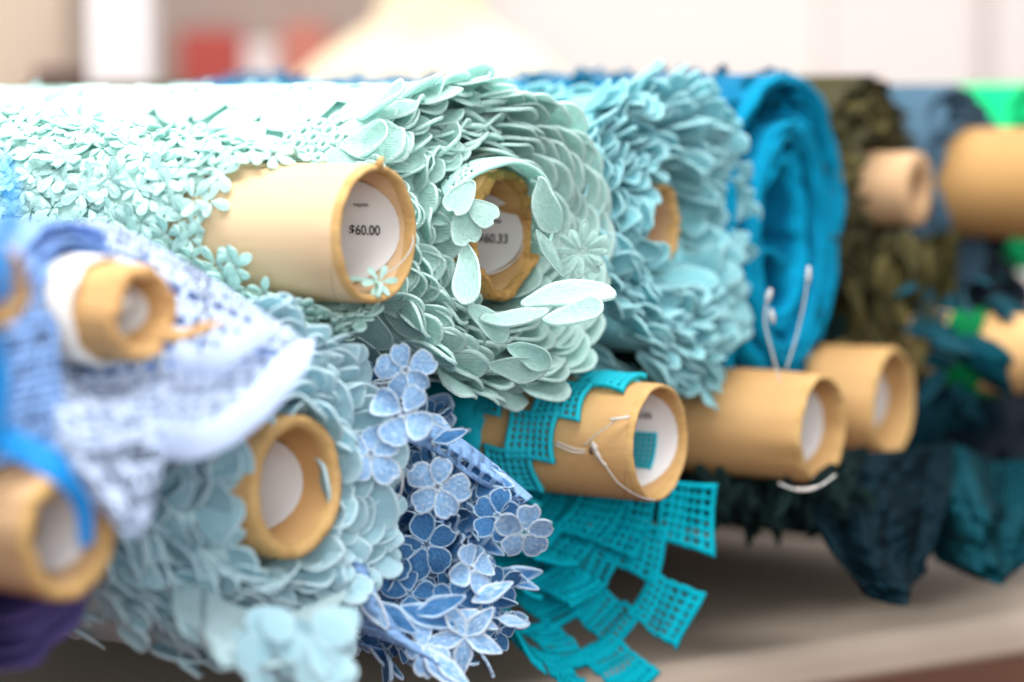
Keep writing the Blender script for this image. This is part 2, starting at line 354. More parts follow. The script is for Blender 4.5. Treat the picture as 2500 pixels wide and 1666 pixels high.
def emit(e, name, items, keep=300, stuffname=None):
    """items: (mesh, local matrix); the nearest to the lens become objects of their own, the rest one mass"""
    Mw = e.matrix_basis
    items.sort(key=lambda it: (Mw @ it[1].translation - camo.location).length)
    for me, M in items[:keep]: link(name, me, e, M)
    rest = items[keep:]
    if rest:
        V, F, C, T, off = [], [], [], [], 0
        for me, M in rest:
            n = len(me.vertices); co = np.empty(n*3, dtype=np.float32); me.vertices.foreach_get('co', co); co = co.reshape(-1, 3)
            A = np.array(M); V.append(co @ A[:3, :3].T + A[:3, 3]); F += [tuple(off+k for k in q.vertices) for q in me.polygons]
            c = np.zeros(n, dtype=np.float32); at = me.attributes.get('cord')
            if at: at.data.foreach_get('value', c)
            q = np.zeros(n*3, dtype=np.float32); at = me.attributes.get('stitch')
            if at: at.data.foreach_get('vector', q)
            T.append(q); C.append(c); off += n
        mm = [k for k, x in MATS.items() if x == rest[0][0].materials[0]][0]
        link(stuffname or name+'_mass', mesh(name, np.concatenate(V).tolist(), F, mm, cord=np.concatenate(C), stitch=np.concatenate(T)), e, kind='stuff')
# ------------------------------------------------------------------ wound cloth: a spiral sheet
def wound(e, name, mat, r0, r1, turns, zback, zf, kx=1., ky=1., lump=.03, th=.0008, nper=56, wave=.004, seed=0., inset=.0, cx=0., cy=0., start=0., zrows=(0, .35, .7, .88, .97, 1.), kfreq=1.):
    n = int(nper*turns); v, f, ck = [], [], []; m = len(zrows)
    for side in (1, -1):
        for i in range(n+1):
            t = start + 2*PI*i/nper; u = i/n; r = r0 + (r1-r0)*u
            lu = 1 + lump*nz(math.cos(t)*1.1*kfreq+seed, math.sin(t)*1.1*kfreq, u*turns*.5) + lump*.4*nz(math.cos(t)*4*kfreq+seed, math.sin(t)*4*kfreq, u*turns*.9)
            z1 = zf(r, t) - inset + wave*nz(math.cos(t)*3*kfreq+seed+5, math.sin(t)*3*kfreq, u*turns*1.3)*2
            for q in zrows:
                z = zback + (z1-zback)*q; rr = r*lu*(1 if q < .9 else 1 + .012*nz(t*3, u*9, seed)) + side*th/2
                v.append((rr*math.cos(t)*kx+cx, rr*math.sin(t)*ky+cy, z)); ck.append(.9 if q == 1 else 0.)
    h = (n+1)*m
    for i in range(n):
        for j in range(m-1):
            a = i*m+j; f.append((a, a+m, a+m+1, a+1)); f.append((h+a, h+a+1, h+a+m+1, h+a+m))
        a = i*m+m-1; f.append((a, a+m, h+a+m, h+a))
    for j in range(m-1):
        for a in (j, n*m+j): f.append((a, a+1, h+a+1, h+a))
    return link(name, mesh(name, v, f, mat, cord=ck), e)
def edge_petals(e, meshes, layers, zf, L, wd, kx=1., ky=1., flare=(5, 30), jit=1., rng=RND, over=.3, bundle=4, lump=.03, cx=0., cy=0., Wk=1., flare_fn=None, th_range=None, tilt=.12, lumpseed=0.):
    items = []; off = 0
    for k, r in enumerate(layers):
        if k % bundle == 0: off = rng.uniform(0, 6.28); bf = rng.uniform(*flare)
        off += rng.uniform(-.02, .05)
        n = max(6, int(2*PI*r*(kx+ky)/2/wd))
        for i in range(n):
            t = off + 2*PI*i/n + rng.uniform(-.10, .10)*jit/ max(1, r/.04)
            if th_range and not th_range(t % (2*PI)): continue
            c, s = math.cos(t), math.sin(t)
            rad = Vector((c*ky, s*kx, 0)).normalized(); tan = Vector((-s, c, 0))
            fl = math.radians((flare_fn(r, t) if flare_fn else bf) + rng.uniform(-9, 9)*jit)
            d = Vector((0, 0, 1))*math.cos(fl) + rad*math.sin(fl) + tan*rng.uniform(-.3, .3)*jit
            nn = rad*math.cos(fl) - Vector((0, 0, 1))*math.sin(fl) + tan*rng.uniform(-tilt, tilt)*2
            ln = L*rng.uniform(.82, 1.15); z = zf(r, t) - ln*(1-over) + rng.uniform(-.002, .002)*jit
            p = Vector((r*c*kx+cx, r*s*ky+cy, z))
            items.append((rng.choice(meshes), place(None, p, d, nn, ln, Wk)))
    return items
CR, CU, CB = Vector((1, 0, 0)), Vector((0, SP, CP)), Vector((0, -CP, SP))
def hero(e, name, me, px, py, d, ang, size, nr=0., nu=0., back=0., Wk=1.):
    """a piece set by hand: where it stands in the room, which way its tip points and which way it faces"""
    a = math.radians(ang); dr = CR*math.cos(a) + CU*math.sin(a) + CB*back
    M = place(None, P(px, py, d), dr, CB + CR*nr + CU*nu, size, Wk)
    return link(name, me, e, e.matrix_basis.inverted() @ M)
# ------------------------------------------------------------------ hanging cloth: a patch through a net of points
def patch(ctrl, nu, nv, fold=0., ffreq=6., seed=0.):
    """ctrl: rows of points; returns a dense grid of Vectors by spline both ways"""
    rows = []
    for row in ctrl:
        s = spline(row, 12); rows.append([s[round(i*(len(s)-1)/nu)] for i in range(nu+1)])
    g = []
    cols = []
    for i in range(nu+1):
        s = spline([r[i] for r in rows], 12); cols.append([s[round(j*(len(s)-1)/nv)] for j in range(nv+1)])
    for j in range(nv+1):
        line = []
        for i in range(nu+1):
            p = cols[i][j].copy(); a, b = i/nu, j/nv
            p += CB*fold*(math.sin(ffreq*a*6.28+seed+1.5*nz(a*3, b*3, seed)) + 1.0*nz(a*6, b*4, seed+4) + .4*nz(a*15, b*9, seed+8))*(.25+.75*b)
            line.append(p)
        g.append(line)
    return g
def cloth_mesh(g, mat, hole=None, th=.0009, M=None):
    nv, nu = len(g)-1, len(g[0])-1
    inv = M.inverted() if M is not None else Matrix.Identity(4)
    pts = [[inv @ p for p in row] for row in g]; v, f = [], []
    nr = []
    for j in range(nv+1):
        for i in range(nu+1):
            du = pts[j][min(i+1, nu)] - pts[j][max(i-1, 0)]; dv = pts[min(j+1, nv)][i] - pts[max(j-1, 0)][i]
            n = du.cross(dv); nr.append(n.normalized() if n.length > 1e-12 else Vector((0, 0, 1)))
    k = 0
    for sgn in (.5, -.5):
        k = 0
        for row in pts:
            for p in row: v.append(p + nr[k]*th*sgn); k += 1
    h = (nu+1)*(nv+1); solidc = [[not (hole and hole(i/nu, j/nv, i, j)) for i in range(nu)] for j in range(nv)]
    for j in range(nv):
        for i in range(nu):
            if not solidc[j][i]: continue
            q = j*(nu+1)+i; a, b, c, d = q, q+1, q+nu+2, q+nu+1
            f.append((a, b, c, d)); f.append((h+a, h+d, h+c, h+b))
            for (di, dj, s, t) in ((-1, 0, d, a), (1, 0, b, c), (0, -1, a, b), (0, 1, c, d)):
                ii, jj = i+di, j+dj
                if not (0 <= ii < nu and 0 <= jj < nv and solidc[jj][ii]): f.append((t, s, h+s, h+t))
    return mesh('cloth', v, f, mat)
# ================================================================== setting
def box(x0, x1, y0, y1, z0, z1):
    v = [(x, y, z) for x in (x0, x1) for y in (y0, y1) for z in (z0, z1)]
    return v, [(0, 1, 3, 2), (4, 6, 7, 5), (0, 4, 5, 1), (2, 3, 7, 6), (0, 2, 6, 4), (1, 5, 7, 3)]
def setting():
    o = link('floor', mesh('floor', *box(-6, 6, -2, 9, -1.02, -1.0), 'red_carpet', smooth=False)); o['kind'] = 'structure'
    o = link('wall_white', mesh('wall', *box(-.9, 2.2, 3.3, 3.4, -1, 2.6), 'wall_paint', smooth=False)); o['kind'] = 'structure'
    o = link('wall_panel', mesh('wall', *box(.42, .62, 3.26, 3.298, -1, 2.6), 'wall_pink', smooth=False)); o['kind'] = 'structure'
    o = link('wall_panel.001', mesh('wall', *box(.645, .95, 3.27, 3.297, -1, 2.6), 'wall_pink', smooth=False)); o['kind'] = 'structure'
    o = link('wall_taupe', mesh('wall', *box(-2.6, -.1, 3.1, 3.2, -1, 2.6), 'wall_taupe', smooth=False)); o['kind'] = 'structure'
    # two boards side by side; their front edges meet at a shallow angle
    TZ = -.078
    def on(px, py, z):
        d = (CZ - z)/(CP*(py-833)/FPX + SP); q = P(px, py, d); return Vector((q.x, q.y, 0))
    p1, p2 = on(1400, 1658, TZ), on(2500, 1500, TZ)
    def board(name, label, a, b, ext0, ext1, back, z, mat, edge):
        e = (b-a).normalized(); nrm = Vector((-e.y, e.x, 0)); M = Matrix((e, nrm, Vector((0, 0, 1)))).transposed().to_4x4(); M.translation = (a.x, a.y, z)
        ln = (b-a).length
        t = thing(name, M, label, 'table')
        prof = [(back, 0), (.012, 0), (.006, -.0012), (.002, -.005), (0, -.011), (0, -.022), (.004, -.026), (back, -.026)]
        v, f = [], []; n = len(prof)
        for x in (-ext0, ln+ext1): v += [(x, q, w_) for q, w_ in prof]
        for i in range(n): f.append((i, (i+1) % n, n+(i+1) % n, n+i))
        f += [tuple(range(n-1, -1, -1)), tuple(range(n, 2*n))]
        link('table_top', mesh('table_top', v, f, mat, smooth=False), t)
        link('edge_band', mesh('edge_band', *box(-ext0, ln+ext1, .004, .03, -.11, -.0265), edge, smooth=False), t)
        link('skirt', mesh('skirt', *box(-ext0, ln+ext1, .035, .05, -.90, -.1105), 'red_carpet', smooth=False), t)
        return t
    t = board('display_table', 'beige table board under the lace rolls with dark rounded front edge', p1, p2, 1.2, .9, 1.3, TZ, 'table_laminate', 'table_edge')
    link('riser', mesh('riser', *box(-1.2, .6, .45, 1.29, .0005, .077), 'table_laminate', smooth=False), t)
setting()
def background():
    def bx(px0, px1, py0, py1, d, dep, mat):
        a = P(px0, py1, d); b = P(px1, py0, d)
        return mesh('box', *box(a.x, b.x, a.y, a.y+dep, a.z, b.z), mat, smooth=False)
    o = link('column', bx(222, 372, -300, 700, 1.95, .06, 'column_white')); tag(o, 'pale pinkish white upright post behind the mint rolls', 'post')
    o = link('partition_screen', bx(-60, 160, -200, 520, 2.1, .04, 'tan_panel')); tag(o, 'blurred tan screen at the top left corner', 'screen')
    o = link('storage_box', bx(90, 214, 165, 520, 2.05, .05, 'dark_box')); tag(o, 'dark brown box just beside the white post', 'box')
    o = link('storage_box', bx(440, 590, 75, 420, 3.02, .05, 'red_box')); tag(o, 'deep red box nearest the white post', 'box', 'red boxes behind the rolls')
    o = link('storage_box', bx(690, 800, 60, 420, 3.02, .05, 'red_box_pale')); tag(o, 'paler red box beside the cream dress form', 'box', 'red boxes behind the rolls')
    o = link('storage_box', bx(600, 680, 105, 420, 3.04, .04, 'wall_pink')); tag(o, 'dull pinkish box between the two red boxes', 'box')
    # dress form: lathe with shoulders
    c = P(1050, 205, 2.45); t = thing('dress_form', Matrix.Translation(c), 'cream linen dress form shoulders and neck behind the blue roll', 'dress form')
    prof = [(.172, -.5), (.165, -.3), (.178, -.12), (.165, -.04), (.138, .004), (.108, .030), (.078, .050), (.058, .064), (.053, .085), (.051, .12), (.050, .17), (.046, .175)]
    v, f, n = [], [], 40
    for r, z in prof:
        for k in range(n):
            a = 2*PI*k/n; v.append((r*math.cos(a), r*.62*math.sin(a) if z < .06 else r*.9*math.sin(a), z))
    for i in range(len(prof)-1):
        for k in range(n): f.append((i*n+k, i*n+(k+1) % n, (i+1)*n+(k+1) % n, (i+1)*n+k))
    f.append(tuple((len(prof)-1)*n+k for k in range(n)))
    link('bust', mesh('bust', v, f, 'cream_linen'), t)
    v, f = tube_along([(0, 0, -1.2), (0, 0, -.49)], .02, 12); link('stand_pole', mesh('pole', v, f, 'dark_box'), t)
background()
# ================================================================== roll with small mint flowers and the cream tube
def roll_mint_small():
    rng = random.Random(11)
    e = thing('fabric_roll', frame(925, 573, 1.05), 'pale mint roll of tiny puffy flowers around cream cardboard tube tagged $60.00', 'fabric roll', 'fabric rolls in the upper layer')
    R = .053
    tube_part(e, .0305, .0268, 0, -.6, 'kraft_cream', rough=.00025, dent=.0008, seed=3)
    label_part(e, .0262, -.052, -.0068, -72, 78, [('$60.00', -.0335, -4, .0062), ('repeat', -.029, 27, .0032)], clip=.5)
    def zf(r, t):
        c = math.cos(t-PI)
        near = max(0, c)
        low = max(0, -math.sin(t))
        k = (r-.031)/.022
        return -.030 - .024*near - (.20*(1-low*.85))*max(0, k)**1.1 + .02*low
    wound(e, 'wound_fabric', 'mint_small', .0335, R, 7, -.62, zf, lump=.03, wave=.003, seed=2., inset=.006)
    fl = [flower_mesh('mint_small', 5+i % 2, 'round', 40+i, cupk=.2, centre=False, wide=.62, puff=.09) for i in range(7)]
    items = []
    # flowers over the cone of stepped layer edges
    for k in range(19):
        r = .0335 + (R-.0335)*k/18
        n = int(2*PI*r/.0105)
        off = rng.uniform(0, 6)
        for i in range(n):
            t = off + 2*PI*i/n + rng.uniform(-.12, .12); tt = t % (2*PI)
            if tt < .9 or tt > 5.6: continue
            c, s = math.cos(t), math.sin(t); rad = Vector((c, s, 0))
            z = zf(r, t) + rng.uniform(-.004, .003)
            d = Vector((0, 0, 1))*rng.uniform(.3, 1) + Vector((-s, c, 0))*rng.uniform(-1, 1)
            nn = rad*1.0 + Vector((0, 0, 1))*rng.uniform(.0, .6) + Vector((-s, c, 0))*rng.uniform(-.3, .3)
            items.append((rng.choice(fl), place(None, rad*(r+.0015) + Vector((0, 0, z)), d, nn, rng.uniform(.0062, .0110))))
    # loose flowers and leaves on the outside further back
    lf = variants('leaf', 'mint_small', 5, 9)
    for i in range(420):
        t = rng.uniform(.7, 4.4); z = rng.uniform(-.44, -.13); rad = Vector((math.cos(t), math.sin(t), 0))
        if z > zf(R, t)+.004: continue
        tan = Vector((-rad.y, rad.x, 0)); a = rng.uniform(0, 6.28); d = Vector((0, 0, 1))*math.cos(a) + tan*math.sin(a)
        me = rng.choice(lf) if rng.random() < .45 else rng.choice(fl)
        items.append((me, place(None, rad*(R+.0012+rng.uniform(0, .002)) + Vector((0, 0, z)), d, rad + d*rng.uniform(-.25, .25), rng.uniform(.010, .015) if me in lf else rng.uniform(.007, .0105))))
    emit(e, 'lace_flower', items, 300, 'lace_flower_mass')
    # little lace snippet hanging out of the tube
    sn = flower_mesh('mint_small', 6, 'round', 99, .4, False, .42)
    M = place(None, Vector((.006, -.021, -.004)), Vector((.2, -.8, .5)), Vector((-.7, .25, .6)), .0075)
    link('lace_snippet', sn, e, M)
    v, f = tube_along(spline([(.004, -.020, -.02), (.006, -.021, -.008), (.0, -.0225, .001), (-.003, -.027, .001)], 5), .0012, 6); link('lace_stem', mesh('stem', v, f, 'mint_small'), e)
    v, f = tube_along(spline([(.006, -.022, -.012), (.016, -.015, -.002), (.024, -.006, .001), (.031, .002, -.004)], 6), .00045, 5); link('nylon_loop', mesh('loop', v, f, 'nylon'), e)
    # torn paper nib on the rim and a seam line down the side
    v, f = tube_along([(.001, .029, -.001), (.001, .032, .0005), (.0015, .0338, .0008)], [.0022, .0016, .0008], 6); link('rim_tear', mesh('tear', v, f, 'kraft_edge'), e)
    return e
A = roll_mint_small()
# ================================================================== roll with large mint petals
def map_cyl(R, kx, ky, th0, z0):
    def g(x, y, h):                 # x along the arc, y along the axis
        t = th0 + x/R; return ((R+h)*math.cos(t)*kx, (R+h)*math.sin(t)*ky, z0 + y)
    return g
def surface_motif(e, mat, R, th0, z0, rng, npet=8, ring=.0040, L=.030, wd=.019, zmax=0., rot=0., core=.0125, prefix='', nring=10, leg=None):
    g = map_cyl(R, 1, 1, th0, z0)
    # eyelets
    V, F, C = [], [], []; spots = [(0, 0)] + [(.0082*math.cos(q*PI/3+rot), .0082*math.sin(q*PI/3+rot)) for q in range(6)] + [(.0145*math.cos(q*PI/3+rot+.5), .0145*math.sin(q*PI/3+rot+.5)) for q in range(6)]
    for x, y in spots[:nring]:
        x += rng.uniform(-.0008, .0008); y += rng.uniform(-.0008, .0008)
        if z0+y > zmax: continue
        ns, nt_ = 12, 6; b = len(V); ra = ring*rng.uniform(.85, 1.1); rb = .00115
        for i in range(ns):
            a = 2*PI*i/ns
            for j in range(nt_):
                q = 2*PI*j/nt_; rr = ra*.72 + rb*math.cos(q)
                V.append(g(x+rr*math.cos(a)*1.05, y+rr*math.sin(a), .0012+rb*math.sin(q))); C.append(1.)
        for i in range(ns):
            for j in range(nt_): F.append((b+i*nt_+j, b+((i+1) % ns)*nt_+j, b+((i+1) % ns)*nt_+(j+1) % nt_, b+i*nt_+(j+1) % nt_))
        for q in range(5):                          # bridging threads
            a = rng.uniform(0, 6.28); x2, y2 = x+.0062*math.cos(a), y+.0062*math.sin(a)
            v, f = tube_along([g(x+.0036*math.cos(a), y+.0036*math.sin(a), .001), g(x2, y2, .0008)], .0005, 4); b2 = len(V); V += [tuple(p) for p in v]; F += [tuple(b2+k for k in t) for t in f]; C += [1.]*len(v)
    if V: link('eyelet_cluster', mesh('eyelets', V, F, mat, cord=C), e)
    for i in range(npet):
        a = rot + 2*PI*i/npet + rng.uniform(-.1, .1); ln = L*rng.uniform(.85, 1.1)
        ca, sa = math.cos(a), math.sin(a)
        tipz = z0 + sa*(core+ln)
        if tipz > zmax+.012: continue
        lift = rng.uniform(.0, .0010) + (.002 if tipz > zmax-.004 else 0)
        q = piece(out_petal(wd/ln*rng.uniform(.9, 1.1), n=24, base=.35, wob=.006, rng=rng), sp_mid(), .055, .03, .02)
        vv = []
        for x, y, z in q[0]:
            X, Y = x*ln, core + y*ln
            vv.append(g(X*sa + Y*ca, -X*ca + Y*sa, .0008 + z*ln*.55 + lift*y*y + .0004*(i % 2)))
        link('petal', mesh('petal', vv, q[1], mat, cord=q[2], stitch=q[3]), e)
def roll_mint_big():
    rng = random.Random(23)
    e = thing('fabric_roll', frame(1212, 573, 1.16), 'mint roll of large overlapping petals with eyelet flowers around a frayed tube', 'fabric roll', 'fabric rolls in the upper layer')
    R = .0710
    tube_part(e, .0300, .0252, .006, -.6, 'kraft', rough=.0010, dent=.0042, seed=8.3, edge='kraft_rough', kx=.98)
    label_part(e, .0238, -.034, .0005, -72, 66, [('$60.33', -.0245, -14, .0064), ('repeat', -.0195, 12, .0034)], clip=.65)
    def zf(r, t):
        k = (r-.032)/.04
        return -.010 + .004*k - .022*k*max(0, math.cos(t-2.3)) + .012*max(0, -math.sin(t))*k + .004*nz(math.cos(t)*2, math.sin(t)*2, r*60)
    wound(e, 'wound_fabric', 'mint_sheet', .033, R-.0012, 13, -.62, zf, lump=.012, wave=.003, seed=6., inset=.014)
    sp = variants('spoon', 'mint_big', 12, 3)
    layers = [.0350 + .0026*k for k in range(15)]
    def ff(r, t):
        k = (r-.033)/.04
        return -8 + 10*k + 8*math.cos(t) - 14*k*max(0, -math.sin(t)) + 9*nz(math.cos(t)*2.2, math.sin(t)*2.2, r*90)
    sc = variants('scallop', 'mint_big', 10, 4)
    near = lambda t: 1.25 < t < 5.0
    items = edge_petals(e, sp, layers, zf, .0345, .0190, rng=rng, flare=(-9, 15), bundle=5, over=.36, tilt=.05, jit=.38, th_range=near)
    items += edge_petals(e, sc, [.0365+.0038*k for k in range(10)], lambda r, t: zf(r, t)+.006+.010*(r-.035)/.036, .0300, .0215, rng=rng, flare_fn=lambda r, t: 2+10*(r-.035)/.036, bundle=5, over=.40, tilt=.04, jit=.45, th_range=lambda t: t < 1.45 or t > 4.75)
    emit(e, 'petal', items, 230, 'petal_mass')
    for z0 in (-.035, -.106, -.180, -.255, -.33, -.40):
        for k, th in enumerate((92, 142, 196, 247, 290)):
            zz = z0 - (.036 if k % 2 else 0) + rng.uniform(-.004, .004)
            if th > 265 and zz < -.12: continue
            surface_motif(e, 'mint_big', R, math.radians(th+rng.uniform(-4, 4)), zz, rng, npet=8, L=.033, wd=.0240, zmax=-.004, rot=rng.uniform(0, 6), nring=13 if zz > -.1 else 7)
    # loose folded pieces in front of the tube, set one by one
    lf = variants('leaf', 'mint_big', 4, 31); lb = variants('lobe', 'mint_big', 4, 35)
    cu = variants('curled', 'mint_big', 8, 44)
    D = lambda row: [P(x, y, d) for x, y, d in row]; Me = e.matrix_basis
    fr = [(1092, 492, 1.120), (1140, 440, 1.114), (1205, 408, 1.114), (1270, 398, 1.120), (1328, 432, 1.128), (1352, 500, 1.134), (1348, 570, 1.134), (1330, 625, 1.130)]
    md = [(1080, 465, 1.130), (1128, 420, 1.126), (1190, 392, 1.130), (1258, 390, 1.136), (1312, 428, 1.146), (1330, 495, 1.150), (1326, 565, 1.150), (1315, 622, 1.146)]
    bk = [(1075, 450, 1.145), (1120, 410, 1.145), (1180, 390, 1.150), (1240, 396, 1.156), (1288, 432, 1.166), (1300, 492, 1.170), (1300, 562, 1.170), (1298, 618, 1.166)]
    g = patch([D(fr), D(md), D(bk)], 84, 18, .0012, 3.5, 2.)
    def lacy(a, b, i, j): return .12 < b < .9 and ((.05 < a < .30 and nz(a*46, b*9, 4.) > .18) or (.55 < a < .95 and nz(a*40, b*7, 7.) > .05))
    link('folded_flap', cloth_mesh(g, 'mint_sheet', lacy, th=.0014, M=Me), e)
    v, f = tube_along([Me.inverted() @ p for p in spline(D(fr), 8)], .0011, 6); link('flap_cord', mesh('cord', v, f, 'mint_sheet'), e)
    hero(e, 'loose_petal', cu[2], 1138, 592, 1.112, -84, .0290, nr=-.35, nu=.1, Wk=1.15)      # hangs over the tube mouth
    hero(e, 'loose_petal', lb[0], 1120, 505, 1.112, -72, .0190, nr=-.3, nu=.2)
    hero(e, 'loose_petal', lb[1], 1140, 490, 1.110, -38, .0170, nr=-.1, nu=.3)
    hero(e, 'loose_petal', lb[2], 1155, 440, 1.112, -120, .0190, nr=-.1, nu=.4)
    hero(e, 'loose_petal', cu[4], 1318, 430, 1.124, -80, .0275, nr=-.25, nu=.1, Wk=1.05)      # curl down beside the tube
    hero(e, 'loose_petal', lf[1], 1308, 560, 1.128, -58, .0270, nr=-.3, nu=.7, Wk=.6)
    fin = flower_mesh('mint_big', 12, 'finger', 71, .35, False, puff=.12)
    hero(e, 'loose_flower', fin, 1420, 615, 1.150, 30, .0135, nr=.1, nu=.5)
    hero(e, 'loose_petal', cu[0], 1270, 745, 1.118, 18, .0430, nr=.1, nu=.9, back=.25, Wk=.95)
    hero(e, 'loose_petal', cu[1], 1320, 780, 1.108, -3, .0310, nr=.2, nu=1., back=.3)
    hero(e, 'loose_petal', cu[3], 1170, 775, 1.112, -14, .0320, nr=.1, nu=1., back=.15)
    hero(e, 'loose_petal', cu[5], 1140, 745, 1.112, -36, .0250, nr=-.3, nu=.7)
    hero(e, 'loose_petal', cu[6], 1235, 845, 1.126, -18, .0260, nr=.1, nu=-.2, back=.3)
    hero(e, 'loose_petal', cu[7], 1190, 890, 1.124, -10, .0270, nr=-.1, nu=-.4, back=.2)
    # nylon thread crossing the mouth of the tube
    v, f = tube_along(spline([(.004, -.021, -.022), (.013, -.019, -.008), (.022, -.011, -.001), (.029, .002, -.001)], 6), .0006, 5); link('nylon_loop', mesh('loop', v, f, 'nylon'), e)
    return e
B = roll_mint_big()
# ================================================================== aqua roll of kite-shaped petals
def roll_aqua():
    rng = random.Random(37)
    e = thing('fabric_roll', frame(1652, 545, 1.266), 'aqua roll of dense angular petals almost hiding its tube, beside the blue roll', 'fabric roll', 'fabric rolls in the upper layer')
    R = .070
    tube_part(e, .0215, .0178, -.008, -.6, 'kraft_pink', rough=.0009, dent=.003, seed=1.7, edge='kraft_edge', kx=.9)
    def zf(r, t):
        k = (r-.028)/.042
        return -.006 + .010*k - .022*k*max(0, math.cos(t-2.6)) - .004*k + .010*max(0, -math.sin(t)) + .004*nz(math.cos(t)*3, math.sin(t)*3, r*80)
    wound(e, 'wound_fabric', 'aqua_sheet', .028, R-.001, 15, -.62, zf, lump=.03, wave=.003, seed=16., inset=.012)
    kt = variants('kite', 'aqua', 14, 5) + variants('spoon', 'aqua', 3, 8)
    layers = [.031 + .0029*k for k in range(14)]
    def ff(r, t):
        k = (r-.03)/.04
        return 2 + 34*k*max(.15, .5+.5*math.cos(t)) + 10*nz(math.cos(t)*3, math.sin(t)*3, r*120)*1.6
    items = edge_petals(e, kt, layers, zf, .0290, .0150, rng=rng, flare_fn=ff, bundle=2, over=.42, jit=1.6, tilt=.30)
    emit(e, 'petal', items, 300, 'petal_mass')
    # sagging tail under the roll
    it2 = []
    for i in range(34):
        t = math.radians(rng.uniform(236, 300)); r = rng.uniform(.070, .086); z = rng.uniform(-.05, .0)
        rad = Vector((math.cos(t), math.sin(t), 0)); d = Vector((0, -.55, .8)) + Vector((rng.uniform(-.3, .3), 0, 0))
        it2.append((rng.choice(kt), place(None, rad*r + Vector((0, 0, z)), d, rad + Vector((-.7, 0, .3)), rng.uniform(.02, .027))))
    emit(e, 'petal', it2, 34)
    # outside surface
    it3 = []
    for i in range(330):
        t = rng.uniform(.75, 3.6); z = rng.uniform(-.5, -.02); rad = Vector((math.cos(t), math.sin(t), 0)); tan = Vector((-rad.y, rad.x, 0))
        a = rng.uniform(-.9, .9); d = Vector((0, 0, 1))*math.cos(a) + tan*math.sin(a)
        it3.append((rng.choice(kt), place(None, rad*(R-.001) + Vector((0, 0, z)), d, rad + d*-.12, rng.uniform(.02, .026))))
    emit(e, 'surface_petal', it3, 0, 'surface_petal_mass')
    return e
C_ = roll_aqua()
# ================================================================== cerulean roll
def roll_cerulean():
    e = thing('fabric_roll', frame(1940, 552, 1.372), 'tall cerulean blue lace roll with loose oval turns', 'fabric roll', 'fabric rolls in the upper layer')
    wound(e, 'wound_fabric', 'cerulean', .081, .088, 2.1, -.42, lambda r, t: -.004, kx=.84, ky=1., lump=.02, th=.0030, wave=.003, seed=3., start=.4)
    wound(e, 'middle_turns', 'cerulean', .052, .063, 3.1, -.3, lambda r, t: .002, kx=.78, ky=1.12, lump=.025, th=.0028, wave=.002, seed=9., cx=-.008, cy=-.008, start=1.)
    wound(e, 'inner_turns', 'cerulean', .034, .043, 2.2, -.3, lambda r, t: -.002, kx=.74, ky=1.22, lump=.04, th=.0026, wave=.002, seed=19., cx=-.012, cy=-.006)
    wound(e, 'drooping_turn', 'cerulean', .046, .050, 1.4, -.25, lambda r, t: -.004, kx=.80, ky=.9, lump=.04, th=.0030, wave=.003, seed=5., cx=-.030, cy=-.056, start=3.)
    tube_part(e, .0225, .0185, -.050, -.3, 'kraft_pink', seed=4, kx=.55, ky=1.2, loc=(-.012, .0))
    rng = random.Random(5); lf = variants('ruffle', 'cerulean', 6, 13); it = []
    for i in range(260):                                  # lace tufts on the outside
        t = rng.uniform(.3, 2.7); z = rng.uniform(-.40, -.03); rad = Vector((math.cos(t)*.84, math.sin(t), 0)); nn = Vector((math.cos(t), math.sin(t)*.84, 0)).normalized()
        a = rng.uniform(0, 6.28); d = Vector((0, 0, 1))*math.cos(a) + Vector((-nn.y, nn.x, 0))*math.sin(a)
        it.append((rng.choice(lf), place(None, rad*.0885 + Vector((0, 0, z)), d, nn, rng.uniform(.006, .011))))
    emit(e, 'lace_tuft', it, 60, 'lace_tuft_mass')
    it = edge_petals(e, lf, [.088], lambda r, t: -.014, .008, .012, kx=.84, flare=(-3, 3), rng=rng, over=.2, jit=.8)
    emit(e, 'lace_tuft', it, 60, 'lace_tuft_mass')
    it = []
    for i in range(110):                                  # lace in the gap between outer turn and core
        t = rng.uniform(-.3, 2.2); r = rng.uniform(.066, .078); z = rng.uniform(-.05, -.012)
        rad = Vector((math.cos(t)*.82, math.sin(t)*1.0, 0)); d = Vector((rng.uniform(-1, 1), rng.uniform(-1, 1), .8))
        it.append((rng.choice(lf), place(None, rad*r + Vector((0, 0, z)), d, Vector((rng.uniform(-1, 1), rng.uniform(-1, 1), .3)), rng.uniform(.007, .013))))
    emit(e, 'lace_tuft', it, 40, 'lace_tuft_mass')
roll_cerulean()
